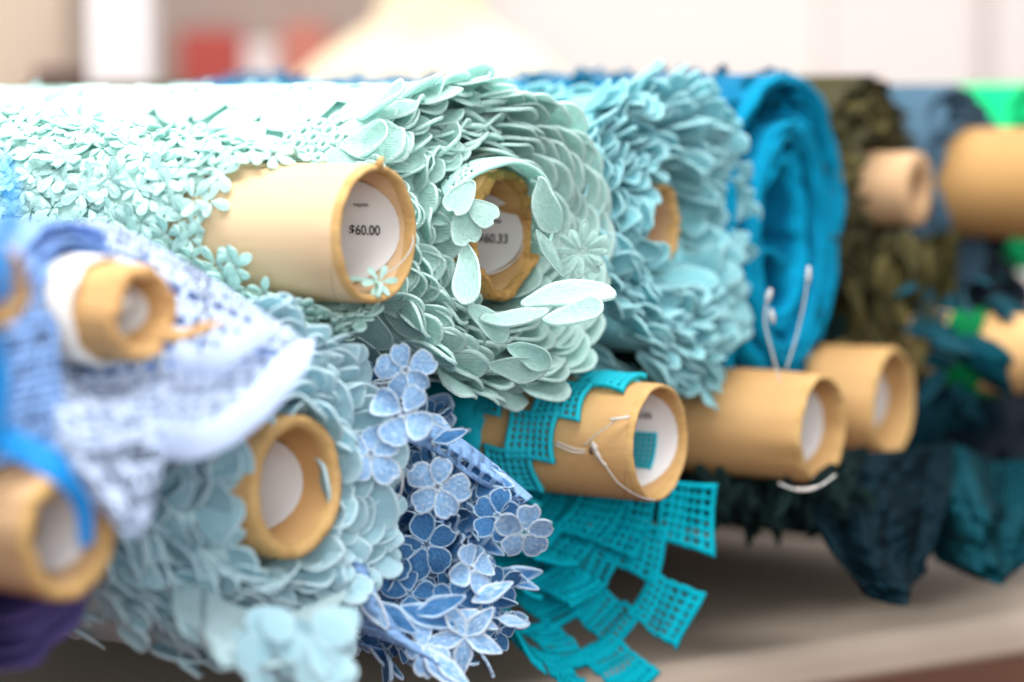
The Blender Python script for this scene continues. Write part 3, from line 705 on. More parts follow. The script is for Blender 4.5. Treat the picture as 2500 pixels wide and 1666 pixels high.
# ================================================================== dark rolls at the far end
def rolls_far():
    rng = random.Random(51)
    e = thing('fabric_roll', frame(2195, 462, 1.478), 'dark olive lace roll with narrow thick-walled tan tube beside the blue roll', 'fabric roll', 'fabric rolls in the upper layer')
    tube_part(e, .0226, .0105, .014, -.5, 'kraft_pink', rough=.0003, seed=2, edge='kraft_pink')
    wound(e, 'wound_fabric', 'olive', .028, .074, 9, -.7, lambda r, t: -.012-.2*(r-.03), lump=.06, wave=.008, seed=12.)
    rf = variants('scrap', 'olive', 5, 21) ; rg = variants('scrap', 'olive_highlight', 5, 22); it, ig = [], []
    for i in range(240):
        t = rng.uniform(0, 6.28); r = rng.uniform(.037, .070); z = -.016-.2*(r-.03)+rng.uniform(-.02, .002)
        rad = Vector((math.cos(t), math.sin(t), 0)); q = place(None, rad*r+Vector((0, 0, z)), Vector((rng.uniform(-.6, .6), rng.uniform(-.6, .6), .8)), rad+Vector((rng.uniform(-.6, .6), rng.uniform(-.6, .6), .2)), rng.uniform(.010, .018))
        (ig if (t % 6.28) > .5 and rng.random() < .30 else it).append((rng.choice(rg if (t % 6.28) > .5 and rng.random() < .5 else rf), q))
    for i in range(150):
        t = rng.uniform(.6, 2.4); z = rng.uniform(-.3, -.05); rad = Vector((math.cos(t), math.sin(t), 0))
        ig.append((rng.choice(rg), place(None, rad*.0655+Vector((0, 0, z)), Vector((rng.uniform(-.6, .6), 0, .8)), rad, rng.uniform(.007, .013))))  # tufts along the top, highlight painted in
    emit(e, 'lace_tuft', it, 60, 'lace_tuft_mass'); emit(e, 'gold_tuft', ig, 60, 'gold_tuft_mass')
    it = []                                     # olive tail hanging down, some tufts in the painted highlight colour
    for i in range(60):
        p = P(rng.uniform(2060, 2290), rng.uniform(560, 840), rng.uniform(1.44, 1.49)); M = place(None, p, Vector((rng.uniform(-.5, .5), -.3, -.8)), CB+CR*rng.uniform(-1, 1)+CU*rng.uniform(-.6, .6), rng.uniform(.016, .030))
        it.append((rng.choice(rg+rf+rf), e.matrix_basis.inverted() @ M))
    emit(e, 'gold_tuft', it, 60)
    g = patch([[P(x, y, d) for x, y, d in r] for r in ([(2030, 560, 1.50), (2140, 570, 1.49), (2240, 580, 1.49), (2340, 560, 1.51)], [(2030, 700, 1.49), (2140, 710, 1.475), (2240, 720, 1.475), (2330, 700, 1.50)], [(2040, 800, 1.49), (2140, 850, 1.48), (2220, 855, 1.48), (2300, 800, 1.50)])], 60, 40, .008, 4.2, 6.)
    link('hanging_turn', cloth_mesh(g, 'olive', M=e.matrix_basis), e)
    # slate roll with the big tan tube running out of the picture
    e = thing('fabric_roll', frame(2590, 450, 1.52), 'slate blue roll with a large tan tube cut by the right border', 'fabric roll', 'fabric rolls in the upper layer')
    tube_part(e, .0350, .0305, .0, -.5, 'kraft_brown', seed=6, dent=.001)
    wound(e, 'wound_fabric', 'slate', .037, .068, 5, -.75, lambda r, t: -.063-.15*(r-.037), lump=.05, wave=.007, seed=31.)
    wound(e, 'navy_turns', 'navy', .052, .058, 2, -.3, lambda r, t: -.085, lump=.08, wave=.006, seed=32., cx=-.004, cy=-.050, kx=.75, ky=.9)
    e = thing('fabric_roll', frame(2600, 430, 1.68), 'bright green roll at the far top right', 'fabric roll', 'fabric rolls in the upper layer')
    wound(e, 'wound_fabric', 'green', .030, .068, 5, -.35, lambda r, t: -.02, lump=.05, wave=.006, seed=41.)
    e = thing('fabric_roll', frame(2575, 870, 1.44), 'green roll with a tan tube stub at the right border', 'fabric roll', 'fabric rolls in the lower layer')
    tube_part(e, .0240, .0200, 0, -.2, 'kraft', seed=7)
    wound(e, 'wound_fabric', 'dark_green', .0255, .0275, 2, -.060, lambda r, t: -.040, lump=.06, wave=.005, seed=42.)
    # blue-grey roll further back showing over the olive one
    e = thing('fabric_roll', frame(2360, 475, 1.74), 'grey blue roll peeping over the olive roll', 'fabric roll', 'fabric rolls in the upper layer')
    wound(e, 'wound_fabric', 'slate', .030, .064, 5, -.5, lambda r, t: -.01, lump=.05, wave=.006, seed=44.)
    # lower layer: two bottle green rolls with tubes
    e = thing('fabric_roll', frame(2012, 1047, 1.30), 'bottle green roll with long tan tube and clear tag loop above it', 'fabric roll', 'fabric rolls in the lower layer')
    tube_part(e, .0298, .0262, 0, -.5, 'kraft', rough=.0003, dent=.002, seed=13)
    label_part(e, .0258, -.040, -.012, -75, 75, (), clip=.4, seed=3)
    wound(e, 'wound_fabric', 'bottle_green', .033, .060, 6, -.55, lambda r, t: -.095-.15*(r-.033), lump=.06, wave=.01, seed=51.)
    rf = variants('scrap', 'bottle_green', 6, 61); it = []
    for i in range(200):
        t = rng.uniform(0, 6.28); r = rng.uniform(.034, .064); rad = Vector((math.cos(t), math.sin(t), 0))
        it.append((rng.choice(rf), place(None, rad*r+Vector((0, 0, -.092+rng.uniform(-.02, .02))), Vector((rng.uniform(-.6, .6), rng.uniform(-.6, .6), .8)), rad+Vector((rng.uniform(-.5, .5), rng.uniform(-.5, .5), .3)), rng.uniform(.008, .016))))
    for i in range(60):
        p = P(rng.uniform(1700, 2110), rng.uniform(1130, 1240), rng.uniform(1.29, 1.35))
        it.append((rng.choice(rf), e.matrix_basis.inverted() @ place(None, p, Vector((rng.uniform(-.6, .6), -.3, -.6)), CB+CR*rng.uniform(-1, 1)+CU*rng.uniform(-.5, .5), rng.uniform(.014, .026))))
    emit(e, 'lace_tuft', it, 120, 'lace_tuft_mass')
    D = lambda row: [P(x, y, d) for x, y, d in row]
    g = patch([D([(1640, 1120, 1.36), (1780, 1110, 1.34), (1930, 1110, 1.335), (2120, 1090, 1.36)]), D([(1650, 1190, 1.34), (1790, 1200, 1.31), (1930, 1210, 1.31), (2120, 1190, 1.34)]), D([(1670, 1235, 1.33), (1790, 1270, 1.30), (1940, 1290, 1.30), (2100, 1260, 1.32)])], 110, 30, .010, 6.5, 3.)
    link('hanging_edge', cloth_mesh(g, 'bottle_green', M=e.matrix_basis), e)
    inv = e.matrix_basis.inverted()
    for pts, r in (([(1905, 935), (1885, 860), (1868, 790), (1872, 735)], .0006), ([(1920, 900), (1945, 820), (1965, 730), (1972, 672)], .0005)):
        v, f = tube_along([inv @ p for p in spline([P(x, y, 1.275-.0*i) for i, (x, y) in enumerate(pts)], 6)], r, 6); link('nylon_loop', mesh('loop', v, f, 'nylon'), e)
    for (x0, y0, x1, y1, r) in ((1872, 740, 1882, 705, .0019), (1888, 790, 1882, 755, .0017), (1972, 695, 1975, 650, .0016)):
        v, f = tube_along([inv @ P(x0, y0, 1.275), inv @ P((x0+x1)/2, (y0+y1)/2, 1.275), inv @ P(x1, y1, 1.275)], [r*.6, r, r*.5], 8); link('tag_clasp', mesh('clasp', v, f, 'nylon'), e)
    v, f = tube_along([inv @ p for p in spline([P(1900, 1180, 1.262), P(1945, 1196, 1.258), P(1995, 1190, 1.258), P(2040, 1160, 1.268)], 6)], [.0006]*6+[.0011]*6+[.0006]*7, 6); link('nylon_loop', mesh('loop', v, f, 'nylon'), e)
    e = thing('fabric_roll', frame(2185, 985, 1.405), 'dark green roll with short tan tube behind the longer one', 'fabric roll', 'fabric rolls in the lower layer')
    tube_part(e, .0322, .0275, 0, -.4, 'kraft', rough=.0003, dent=.0015, seed=17)
    label_part(e, .0270, -.044, -.016, -60, 60, (), clip=.4, seed=4)
    wound(e, 'wound_fabric', 'bottle_green', .036, .062, 5, -.5, lambda r, t: -.052, lump=.06, wave=.01, seed=55.)
    return
rolls_far()
def teal_drape():
    rng = random.Random(77)
    e = thing('fabric_roll', frame(2420, 1150, 1.50), 'dark teal satin roll with loose folds hanging over the table edge', 'fabric roll', 'fabric rolls in the lower layer')
    wound(e, 'wound_fabric', 'dark_teal', .030, .072, 6, -.5, lambda r, t: -.02+.01*math.sin(3*t), lump=.09, wave=.012, seed=71., cy=.018)
    M = e.matrix_basis
    D = lambda row: [P(x, y, d) for x, y, d in row]
    g = patch([D([(1930, 1130, 1.36), (2060, 1110, 1.36), (2190, 1100, 1.37), (2330, 1080, 1.40)]), D([(1960, 1230, 1.32), (2070, 1240, 1.31), (2180, 1250, 1.32), (2320, 1180, 1.36)]),
               D([(2030, 1350, 1.29), (2100, 1400, 1.27), (2190, 1410, 1.28), (2280, 1330, 1.32)]), D([(2100, 1420, 1.28), (2130, 1465, 1.26), (2215, 1465, 1.27), (2260, 1390, 1.30)])], 70, 50, .013, 1.9, 1.)
    link('hanging_fold', cloth_mesh(g, 'dark_teal', M=M), e)
    g = patch([D([(2230, 1130, 1.43), (2330, 1090, 1.42), (2440, 1130, 1.43), (2580, 1100, 1.45)]), D([(2250, 1220, 1.38), (2350, 1200, 1.36), (2450, 1250, 1.37), (2580, 1230, 1.40)]),
               D([(2280, 1330, 1.36), (2370, 1340, 1.33), (2460, 1370, 1.33), (2560, 1320, 1.36)]), D([(2290, 1370, 1.36), (2380, 1408, 1.33), (2470, 1418, 1.32), (2560, 1330, 1.35)])], 70, 50, .015, 1.5, 4.)
    link('hanging_fold', cloth_mesh(g, 'teal', M=M), e)
    g = patch([D([(2240, 700, 1.50), (2330, 760, 1.49), (2440, 790, 1.49), (2580, 860, 1.49)]), D([(2260, 800, 1.45), (2350, 840, 1.43), (2440, 860, 1.43), (2580, 920, 1.44)]), D([(2270, 880, 1.47), (2350, 905, 1.45), (2450, 960, 1.45), (2580, 985, 1.46)])], 40, 26, .008, 1.6, 2.)
    link('top_fold', cloth_mesh(g, 'teal_highlight', M=M), e)
    rf = variants('scrap', 'teal_highlight', 6, 161); it = []
    for i in range(36):
        p = P(rng.uniform(2230, 2520), rng.uniform(690, 960), rng.uniform(1.43, 1.50))
        it.append((rng.choice(rf), M.inverted() @ place(None, p, Vector((rng.uniform(-.8, .8), -.3, rng.uniform(-.8, .3))), CB+CR*rng.uniform(-1, 1)+CU*rng.uniform(-.5, .8), rng.uniform(.016, .032))))
    emit(e, 'lace_scrap', it, 160)
    e = thing('fabric_roll', frame(2470, 700, 1.62), 'added dark navy roll filling the gap between the slate roll and the teal folds', 'fabric roll', 'fabric rolls in the upper layer')
    wound(e, 'wound_fabric', 'navy', .020, .072, 7, -.4, lambda r, t: -.02, lump=.08, wave=.01, seed=78.)  # added roll, keeps this gap dark where the wall showed through
    e = thing('fabric_roll', frame(2640, 1040, 1.58), 'added almost black roll darkening the gap behind the hanging folds', 'fabric roll', 'fabric rolls in the lower layer')
    wound(e, 'wound_fabric', 'navy', .030, .085, 5, -.4, lambda r, t: -.02, lump=.08, wave=.01, seed=75.)  # another added roll, blackens the gap beside the folds
teal_drape()
# ================================================================== turquoise crochet roll
def crochet_square(S, u0, u1, v0, v1, n=6, th=.0008, bow=.10, grow=.0):
    du, dv = (u1-u0)*grow, (v1-v0)*grow; u0 -= du; u1 += du; v0 -= dv; v1 += dv
    """filet square: a lattice with n x n open meshes, laid on the surface S(u,v) (metres); returns verts, faces"""
    N = 2*n+3; v, f = [], []
    lines = [0, .055]
    for k in range(n): a = .055 + .89*(k+.22)/n; b = .055 + .89*(k+.78)/n; lines += [a, b]
    lines += [.945, 1.]
    m = len(lines)
    for s in (1, -1):
        for b in lines:
            for a in lines:
                aa = a + bow*(a-.5)*-(1-(2*b-1)**2)*1.0 ; bb = b + bow*(b-.5)*-(1-(2*a-1)**2)*1.0
                rim = 1.5 if min(a, b, 1-a, 1-b) < .06 else 1.
                v.append(S(u0+(u1-u0)*aa, v0+(v1-v0)*bb, s*th*rim))
    h = m*m
    sol = lambda i, j: 0 <= i < m-1 and 0 <= j < m-1 and not (i >= 2 and j >= 2 and i < m-2 and j < m-2 and i % 2 == 0 and j % 2 == 0)
    for j in range(m-1):
        for i in range(m-1):
            if not sol(i, j): continue
            q = j*m+i; a, b, c, d = q, q+1, q+m+1, q+m
            f.append((a, b, c, d)); f.append((h+a, h+d, h+c, h+b))
            for di, dj, s, t in ((-1, 0, d, a), (1, 0, b, c), (0, -1, a, b), (0, 1, c, d)):
                if not sol(i+di, j+dj): f.append((t, s, h+s, h+t))
    return v, f
def roll_turquoise():
    rng = random.Random(91)
    e = thing('fabric_roll', frame(1613, 1082, 1.19), 'turquoise crochet roll of checkered squares around tan tube with dangling tag thread', 'fabric roll', 'fabric rolls in the lower layer')
    tube_part(e, .0294, .0262, 0, -.5, 'kraft', rough=.0002, dent=.0006, seed=21)
    label_part(e, .0262, -.050, -.0042, -80, 80, [('$60.00', -.0315, 20, .0052)], clip=.35)
    # swatch of the crochet stuck inside the tube
    sw = lambda u, v, h: ((.0245+h)*math.cos(v), (.0245+h)*math.sin(v), u)
    v, f = crochet_square(sw, -.036, -.0155, -.72, .05, 6, .0005, .02); link('swatch', mesh('swatch', v, f, 'turquoise'), e)
    sq = .0235
    def S1(u, v, h):           # wrapped over the top of the tube; u along the axis, v arc length from the top, towards the lens
        r = .0325 + .0022*nz(u*60, v*60, 3.) + .0025*max(0, (v-.03)/.05); t = PI/2 + v/.034
        return ((r+h)*math.cos(t), (r+h)*math.sin(t), u)
    for j, z1, vo in ((-1, -.024, 0), (0, -.015, 0), (1, -.032, 0), (2, -.0430, -.001), (3, -.0560, -.003), (4, -.066, -.006)):
        for i in range(4):
            z = z1 - 2*i*sq*.98 + rng.uniform(-.001, .001); ja = vo + rng.uniform(-.001, .001)
            v, f = crochet_square(S1, z-sq, z, j*.0215+ja-.004, (j+1)*.0215+ja-.004, 6, .0009, .10, .12)
            link('crochet_square', mesh('square', v, f, 'turquoise_pale'), e)
    # second turn just below it, same checker shifted by one
    def S2(u, v, h):
        r = .0365 + .002*nz(u*50, v*50, 8.); t = PI/2 + v/.038
        return ((r+h)*math.cos(t), (r+h)*math.sin(t), u)
    for j in range(-2, 4):
        for i in range(3, 8):
            if (i+j) % 2: continue
            z1 = -.030 - i*sq
            v, f = crochet_square(S2, z1-sq, z1, j*.024-.006, (j+1)*.024-.006, 6, .0008, .06); link('crochet_square', mesh('square', v, f, 'turquoise'), e)
    # loose outer turns sagging below
    def loop(rr, kx, ky, cy, cx, th0, th1, zr, rows, seed, mat, cone=.0, grow=.08, npx=6):
        per = rr*(kx+ky)/2
        n = round(per*math.radians(th1-th0)/sq); dth = math.radians(th1-th0)/n
        def S3(u, v, h):
            t = math.radians(th0) + dth*v
            lu = 1 + .035*nz(math.cos(t)*2+seed, math.sin(t)*2, u*14) + .02*nz(math.cos(t)*6, math.sin(t)*6, u*30+seed)
            z = zr(math.degrees(math.radians(th0)+dth*v)) - u*sq*.9 + .004*nz(t*2, u*1.3, seed)
            q = (rr - cone*u)*lu + h
            return (q*math.cos(t)*kx+cx, q*math.sin(t)*ky+cy, z)
        for i in range(n):
            for j in range(rows):
                if (i+j) % 2: continue
                v, f = crochet_square(S3, j, j+1, i, i+1, npx, .0008, .05, grow); link('crochet_square', mesh('square', v, f, mat), e)
    loop(.103, .60, 1.10, -.016, -.004, 190, 352, lambda d: -.002-.052*max(0, (330-d)/110)**1.2, 5, 1., 'turquoise', .0135, .15)
    loop(.072, .64, 1.0, -.012, -.005, 180, 362, lambda d: -.026-.045*max(0, (330-d)/110), 4, 4., 'turquoise', .008, .12)
    loop(.056, .66, 1.00, -.008, -.006, 186, 366, lambda d: -.036-.03*max(0, (330-d)/110), 4, 7., 'turquoise', .004, .12)
    wound(e, 'wound_fabric', 'turquoise', .037, .050, 3, -.5, lambda r, t: -.085, kx=.8, ky=1., lump=.05, seed=33., cy=-.008)
    # nylon fastener pinned through the tube
    inv = e.matrix_basis.inverted(); dd = 1.178
    pin = P(1448, 1100, dd)
    def thread(pts, r, name='nylon_loop'):
        v, f = tube_along([inv @ p for p in spline([P(*q) for q in pts], 6)], r, 6); link(name, mesh('thread', v, f, 'nylon'), e)
    thread([(1355, 1085, 1.180), (1395, 1103, 1.178), (1440, 1106, 1.180)], .00045)
    thread([(1357, 1078, 1.180), (1400, 1095, 1.178), (1442, 1100, 1.180)], .00045)
    thread([(1425, 1088, 1.172), (1465, 1055, 1.168), (1512, 1022, 1.166)], .0004)
    thread([(1490, 1025, 1.166), (1512, 1022, 1.165), (1537, 1018, 1.166)], .0009, 'thread_bar')
    thread([(1445, 1080, 1.172), (1452, 1092, 1.171), (1456, 1104, 1.171)], [.0010]*3+[.0016]*6+[.0012]*4, 'tag_clasp')
    thread([(1456, 1104, 1.171), (1468, 1125, 1.171), (1480, 1138, 1.171)], [.0012]*5+[.0008]*8, 'tag_clasp')
    thread([(1478, 1136, 1.171), (1510, 1180, 1.172), (1560, 1212, 1.178), (1600, 1222, 1.184)], .0004)
    v, f = tube_along([inv @ (pin+CB*.001), inv @ (pin-CB*.004)], .0022, 10); link('pin_hole', mesh('hole', v, f, 'dark_box'), e)  # solid dark plug standing for the shade inside a hole
roll_turquoise()
# ================================================================== blue floral roll
def roll_floral():
    rng = random.Random(101)
    e = thing('fabric_roll', frame(1095, 1285, 1.110, yaw=56), 'cornflower blue roll of embroidered flowers with white corded edges', 'fabric roll', 'fabric rolls in the lower layer')
    R = .060
    def zf(r, t):
        k = r/R
        return -.042 + .044*k*max(0, -math.sin(t-.3)) + .012*k*max(0, math.cos(t)) - .030*max(0, math.cos(t-2.6))*k
    kx, ky = .95, 1.0
    wound(e, 'wound_fabric', 'floral_sheet', .016, R, 9, -.6, zf, kx=kx, ky=ky, lump=.10, wave=.007, seed=61., inset=.006)
    hb = [flower_mesh('floral_blue', n, 'heart', 200+i, .35) for i, n in enumerate((5, 4, 5, 5, 4))]
    hp = [flower_mesh('floral_pale', n, 'heart', 220+i, .35) for i, n in enumerate((5, 4, 5))]
    lf = variants('leaf', 'floral_blue', 6, 71); lp = variants('leaf', 'floral_pale', 4, 72); lo = variants('lobe', 'floral_blue', 6, 73)
    items = edge_petals(e, lf+lo, [.018+.0036*k for k in range(13)], zf, .022, .0130, kx=kx, ky=ky, rng=rng, flare=(-30, 40), bundle=1, over=.40, jit=3.0, tilt=.8)
    emit(e, 'embroidered_leaf', items, 170, 'embroidered_leaf_mass')
    it = []
    for k in range(84):                                # flowers nested between the turns
        t = rng.uniform(0, 6.28); r = R*math.sqrt(rng.uniform(.05, 1)); rad = Vector((math.cos(t)*kx, math.sin(t)*ky, 0))
        nn = Vector((0, 0, 1)) + rad*rng.uniform(-1.4, .6) + Vector((rng.uniform(-1.2, .4), rng.uniform(-.5, 1.0), 0))
        it.append((rng.choice(hb), place(None, rad*r + Vector((0, 0, zf(r, t)+rng.uniform(-.004, .008))), Vector((rng.uniform(-1, 1), rng.uniform(-1, 1), 0)), nn, rng.uniform(.0080, .0118))))
    emit(e, 'embroidered_flower', it, 84)
    # flowers and leaves one can pick out, set one by one
    for q in ((hp[0], 990, 905, 1.060, 100, .0150, -.3, .5), (hp[1], 985, 1010, 1.045, 60, .0175, -.1, .3), (hp[2], 905, 1110, 1.045, 20, .0165, -.6, .2),
              (hp[0], 1068, 1190, 1.068, 75, .0165, .1, .35), (hb[0], 1040, 1330, 1.088, 30, .0175, .4, -.1), (hp[1], 1150, 1390, 1.068, 110, .0145, .7, .5),
              (hp[2], 1280, 1300, 1.075, 10, .0165, .8, -.2), (hb[3], 1215, 1260, 1.085, 80, .0140, -.3, .5), (hb[2], 1110, 1470, 1.072, 0, .0140, .6, .6),
              (hp[2], 1040, 1585, 1.055, 330, .0140, .2, 1.2), (hb[3], 960, 1390, 1.082, 50, .0145, -.8, .7), (hb[4], 1000, 1450, 1.078, 0, .0145, .5, .6), (hb[1], 1170, 1170, 1.100, 30, .0130, -.5, .8)):
        hero(e, 'embroidered_flower', *q[:4], q[4], q[5]*.82, q[6], q[7])
    D = lambda row: [P(x, y, d) for x, y, d in row]; Me = e.matrix_basis
    star = variants('leaf', 'floral_pale', 5, 79)          # pointed star at the lower tip
    for k, an in enumerate((-95, -20, 45, 120, 190)): hero(e, 'embroidered_leaf', star[k], 1135, 1555, 1.060, an, .0185, .3, .4, Wk=1.25)
    g = patch([D([(1000, 1020, 1.09), (1090, 1050, 1.10), (1190, 1120, 1.105), (1300, 1215, 1.105)]), D([(990, 1045, 1.075), (1080, 1078, 1.085), (1185, 1150, 1.090), (1290, 1222, 1.095)]), D([(985, 1075, 1.075), (1070, 1110, 1.085), (1170, 1180, 1.092), (1270, 1235, 1.097)])], 60, 14, .001, 2., 1.)
    link('upper_edge', cloth_mesh(g, 'floral_sheet', lambda a, b, i, j: 7 < j < 11 and i % 5 < 3 and i > 12, M=Me), e)
    g = patch([D([(800, 1360, 1.06), (815, 1450, 1.06), (840, 1520, 1.06), (930, 1560, 1.065)]), D([(860, 1370, 1.045), (885, 1460, 1.045), (930, 1540, 1.045), (1010, 1590, 1.05)]), D([(893, 1380, 1.05), (925, 1460, 1.045), (985, 1550, 1.045), (1075, 1625, 1.045)])], 50, 24, .001, 2., 3.)
    link('lower_edge', cloth_mesh(g, 'floral_sheet', lambda a, b, i, j: nz(a*16, b*9, 2.) > .22 and 1 < j < 15, M=Me), e)
    for q in ((lp[0], 1150, 1470, 1.065, 25, .0210, .2, .3), (lp[1], 1120, 1490, 1.062, -25, .0200, .1, .4), (lp[2], 1030, 1580, 1.050, -50, .0260, .0, .6), (lp[3], 1060, 1600, 1.048, -42, .0210, .2, .5), (lf[0], 975, 1480, 1.060, -20, .0280, .0, .6), (lf[1], 1010, 1500, 1.060, 15, .0250, .0, .5),
              (lp[0], 1045, 1010, 1.066, -35, .0130, .1, .2), (lf[2], 1055, 1080, 1.075, 20, .0170, -.2, .2), (lf[3], 1140, 1140, 1.095, -25, .0240, -.2, .5), (lf[4], 1180, 1150, 1.095, -35, .0230, -.2, .5), (lp[1], 1215, 1510, 1.060, -10, .0140, .1, .3), (lp[2], 870, 1430, 1.045, -50, .0240, -.5, .2), (lf[5], 920, 1470, 1.050, -40, .0230, -.4, .3)):
        hero(e, 'embroidered_leaf', *q[:4], q[4], q[5], q[6], q[7])
    it = []                                            # outside of the cloth, near side and below
    for k in range(90):
        t = math.radians(rng.uniform(60, 275)); z = rng.uniform(-.16, -.03); rad = Vector((math.cos(t)*kx, math.sin(t)*ky, 0)); a = rng.uniform(0, 6.28); tan = Vector((-rad.y, rad.x, 0)).normalized()
        it.append((rng.choice(hp+lp), place(None, rad*(R+.0025) + Vector((0, 0, z)), Vector((0, 0, 1))*math.cos(a)+tan*math.sin(a), rad, rng.uniform(.010, .014))))
    emit(e, 'embroidered_flower', it, 90)
    inv = e.matrix_basis.inverted()
    v, f = tube_along([inv @ p for p in spline([P(955, 1235, 1.06), P(978, 1205, 1.055), P(982, 1165, 1.055), P(970, 1130, 1.06)], 6)], .0005, 5); link('nylon_loop', mesh('thread', v, f, 'nylon'), e)
roll_floral()
# ================================================================== pale aqua roll in front
def roll_pale():
    rng = random.Random(111)
    e = thing('fabric_roll', frame(712, 1188, 1.005, yaw=57, pitch=2), 'pale aqua ruffled lace roll with wide tan tube, resting on the table', 'fabric roll', 'fabric rolls in the lower layer')
    R = .068
    tube_part(e, .0302, .0240, .004, -.5, 'kraft', rough=.0003, dent=.0010, seed=25)
    label_part(e, .0232, -.050, -.012, -80, 70, (), clip=.4, seed=6)
    def zf(r, t):
        k = (r-.032)/.036
        return -.006 - .014*k + .016*k*max(0, math.cos(t+.4)) - .030*k*max(0, math.cos(t-3.0)) + .006*nz(math.cos(t)*3, math.sin(t)*3, r*70)
    wound(e, 'wound_fabric', 'pale_sheet', .033, R, 9, -.6, zf, lump=.07, wave=.008, seed=81., inset=.010, cy=-.003)
    rf = variants('scallop', 'pale_aqua', 7, 83) + variants('kite', 'pale_aqua', 7, 84) + variants('spoon', 'pale_aqua', 3, 85)
    def ff(r, t):
        k = (r-.033)/.035
        return 0 + 40*k*max(.1, .5+.5*math.cos(t)) + 22*nz(math.cos(t)*3, math.sin(t)*3, r*100)
    items = edge_petals(e, rf, [.0345+.0026*k for k in range(15)], zf, .0255, .0165, rng=rng, flare_fn=ff, bundle=2, over=.40, jit=1.8, tilt=.35, cy=-.003)
    emit(e, 'ruffle_petal', items, 250, 'ruffle_petal_mass')
    M = e.matrix_basis; D = lambda row: [P(x, y, d) for x, y, d in row]
    # bottom flap lying on the table
    g = patch([D([(430, 1380, 1.00), (560, 1470, .98), (690, 1500, .985), (850, 1440, 1.0)]), D([(420, 1470, .965), (560, 1550, .95), (680, 1560, .955), (790, 1530, .965)]), D([(440, 1545, .95), (560, 1625, .935), (690, 1620, .94), (775, 1590, .95)])], 44, 24, .005, 2.6, 3.)
    link('lower_flap', cloth_mesh(g, 'pale_sheet', M=M), e)
    it = []
    for i in range(44):
        p = P(rng.uniform(560, 790), rng.uniform(1500, 1625), rng.uniform(.935, .96))
        it.append((rng.choice(rf), M.inverted() @ place(None, p, CR*rng.uniform(.2, 1)-CU*rng.uniform(.1, .8), CB+CU*.6, rng.uniform(.012, .02))))
    emit(e, 'ruffle_petal', it, 44)
    # outside of the cloth: little leaf bands
    lf = variants('leaf', 'pale_aqua', 4, 86); it = []
    for i in range(150):
        t = math.radians(rng.uniform(70, 270)); z = rng.uniform(-.22, -.03); rad = Vector((math.cos(t), math.sin(t), 0)); tan = Vector((-rad.y, rad.x, 0)); a = rng.uniform(0, 6.28)
        it.append((rng.choice(lf), place(None, rad*(R+.001)+Vector((0, -.003, z)), Vector((0, 0, 1))*math.cos(a)+tan*math.sin(a), rad, rng.uniform(.010, .018))))
    emit(e, 'lace_leaf', it, 40, 'lace_leaf_mass')
roll_pale()
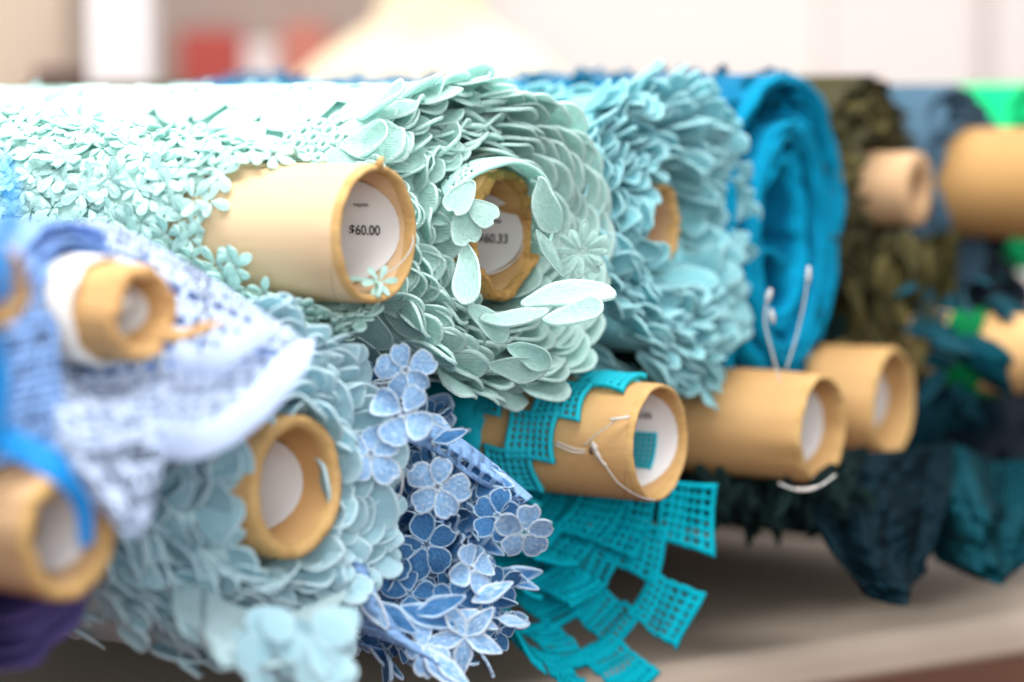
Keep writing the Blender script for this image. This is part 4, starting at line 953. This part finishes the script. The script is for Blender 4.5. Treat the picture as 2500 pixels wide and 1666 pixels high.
# ================================================================== periwinkle roll at the left with draped white lace
def roll_periwinkle():
    rng = random.Random(121)
    e = thing('fabric_roll', frame(352, 762, .912, yaw=60), 'blurred white and periwinkle lace roll with torn tan tube, draped over its neighbour', 'fabric roll', 'fabric rolls in the upper layer')
    tube_part(e, .0185, .0130, .0, -.3, 'kraft', rough=.0016, dent=.0022, seed=33, edge='kraft')
    label_part(e, .0128, -.030, -.008, -60, 60, (), clip=.4, seed=7)
    wound(e, 'paper_core', 'white_core', .0195, .0212, 2, -.3, lambda r, t: -.018, lump=.02, wave=.001, seed=91.)
    wound(e, 'wound_fabric', 'periwinkle', .0230, .036, 4, -.5, lambda r, t: -.032-.4*(r-.022), lump=.05, wave=.004, seed=92.)
    # torn strip of the tube's liner
    v, f = tube_along(spline([(.012, -.010, -.001), (.016, -.010, .006), (.020, -.007, .013), (.026, -.005, .017)], 5), [.0030]*6+[.0022]*6+[.0012]*4, 7); link('torn_strip', mesh('strip', v, f, 'kraft'), e)
    v, f = tube_along([(-.004, .004, -.010), (-.005, .003, -.004)], [.0020, .0026], 10); link('liner_scrap', mesh('scrap', v, f, 'white_core'), e)
    M = e.matrix_basis; D = lambda row: [P(x, y, d) for x, y, d in row]
    def eyel(fr, lo, seed):
        def h(a, b, i, j):
            if min(a, b, 1-a, 1-b) < .045: return False
            A, B_ = a*fr, b*fr*.75; A += .5*(int(B_) % 2)        # eyelets in staggered rows, grouped in sprays
            ca, cb = A-int(A)-.5+.25*nz(int(A), int(B_), 2.), B_-int(B_)-.5+.25*nz(int(A), int(B_), 9.)
            return ca*ca*(1+.8*nz(int(A)*.7, int(B_)*.7, 5.)) + cb*cb*1.6 < lo + .20*nz(A*.30, B_*.30, seed)
        return h
    g = patch([D([(60, 560, .985), (250, 545, .985), (450, 640, .99), (600, 735, .985), (740, 830, .98)]), D([(30, 700, .945), (200, 890, .935), (420, 880, .942), (570, 880, .945), (725, 880, .950)]),
               D([(20, 900, .90), (190, 1010, .885), (340, 1010, .895), (490, 1010, .91), (660, 965, .93)]), D([(60, 1080, .885), (200, 1110, .872), (330, 1080, .88), (430, 1085, .895), (560, 1060, .915)])], 150, 110, .0014, 2.2, 2.)
    link('draped_lace', cloth_mesh(g, 'white_lace', eyel(17, .125, 3.), M=M), e)
    g2 = [[p - CB*.010 - CU*.002 for p in row[::3]] for row in g[::3]]
    link('under_layer', cloth_mesh(g2, 'periwinkle', M=M), e)
    g = patch([D([(60, 980, .895), (180, 1000, .882), (300, 1010, .885), (400, 1060, .893)]), D([(120, 1120, .885), (210, 1140, .873), (310, 1150, .875), (395, 1130, .885)]), D([(230, 1230, .880), (280, 1260, .873), (330, 1260, .873), (375, 1220, .88)]), D([(270, 1265, .880), (300, 1300, .874), (335, 1315, .873), (362, 1280, .878)])], 80, 66, .0018, 1.6, 5.)
    link('lace_tail', cloth_mesh(g, 'white_lace', eyel(8, .12, 6.), M=M), e)
    g = patch([D([(-40, 640, .90), (60, 600, .92), (150, 580, .93)]), D([(-40, 900, .875), (50, 880, .885), (140, 860, .90)]), D([(-40, 1150, .86), (60, 1120, .868), (170, 1090, .88)])], 70, 80, .0016, 1.6, 7.)
    link('lace_turn', cloth_mesh(g, 'periwinkle', eyel(11, .09, 2.), M=M), e)
    # thick white hem of the flap
    def hem(pts, r):
        c = spline([P(*q) for q in pts], 8); ctrl = []
        for i, p in enumerate(c[::4] + [c[-1]]):
            t = (c[min(4*i+1, len(c)-1)] - c[min(max(4*i-1, 0), len(c)-2)]).normalized(); w_ = t.cross(CB).normalized()
            ctrl.append([p + w_*r*k + CB*(.0022 - .0012*k*k) for k in (-1, -.4, .4, 1)])
        link('hem', cloth_mesh(patch(ctrl, 8, 40), 'white_lace', th=.0016, M=M), e)
    hem([(735, 835, .978), (715, 885, .94), (650, 970, .926), (555, 1050, .912), (470, 1085, .897), (400, 1080, .889)], .0060)
    hem([(430, 850, .921), (470, 885, .918), (530, 880, .925), (600, 840, .94), (660, 800, .955)], .0045)
    e2 = thing('fabric_roll', frame(20, 690, .80, yaw=60), 'tan tube with bright blue ribbon at the left border', 'fabric roll', 'fabric rolls in the upper layer')
    tube_part(e2, .0150, .0112, 0, -.1, 'kraft_pink', dent=.003, rough=.001, seed=44, loc=(-.004, 0))
    M2 = e2.matrix_basis.inverted()
    def ribbon(ee, rows, mat='blue_ribbon'):
        g = patch([[P(*q) for q in r] for r in rows], 8, 40); link('ribbon', cloth_mesh(g, mat, M=ee.matrix_basis), ee)
    ribbon(e2, [[(-30, 380, .80), (5, 375, .80)], [(0, 420, .795), (30, 425, .795)], [(12, 500, .79), (42, 500, .79)], [(-5, 580, .79), (34, 580, .79)]])
    ribbon(e2, [[(-40, 590, .785), (-10, 560, .79)], [(-10, 680, .782), (20, 660, .785)], [(-40, 740, .785), (25, 735, .785)]])
    ribbon(e2, [[(-60, 820, .80), (0, 800, .81)], [(-60, 950, .80), (22, 930, .81)], [(-60, 1080, .80), (10, 1070, .81)]])
    # purple roll with tan tube at the bottom left corner
    e3 = thing('fabric_roll', frame(178, 1305, .875, yaw=56), 'dark purple roll with tan tube crossed by light blue ribbon at the bottom left', 'fabric roll', 'fabric rolls in the lower layer')
    tube_part(e3, .0240, .0180, 0, -.3, 'kraft_pink', rough=.0008, dent=.002, seed=55)
    label_part(e3, .0176, -.034, -.008, -70, 70, (), clip=.3, seed=9)
    wound(e3, 'wound_fabric', 'purple', .027, .050, 4, -.4, lambda r, t: -.028-.1*(r-.027), lump=.04, wave=.003, seed=94., cy=-.004)
    ribbon(e3, [[(-40, 1010, .845), (-40, 1080, .84)], [(60, 1060, .84), (50, 1130, .835)], [(150, 1110, .84), (125, 1175, .835)], [(195, 1180, .845), (160, 1205, .84)], [(225, 1240, .85), (185, 1260, .85)], [(228, 1330, .855), (192, 1340, .855)]])
roll_periwinkle()
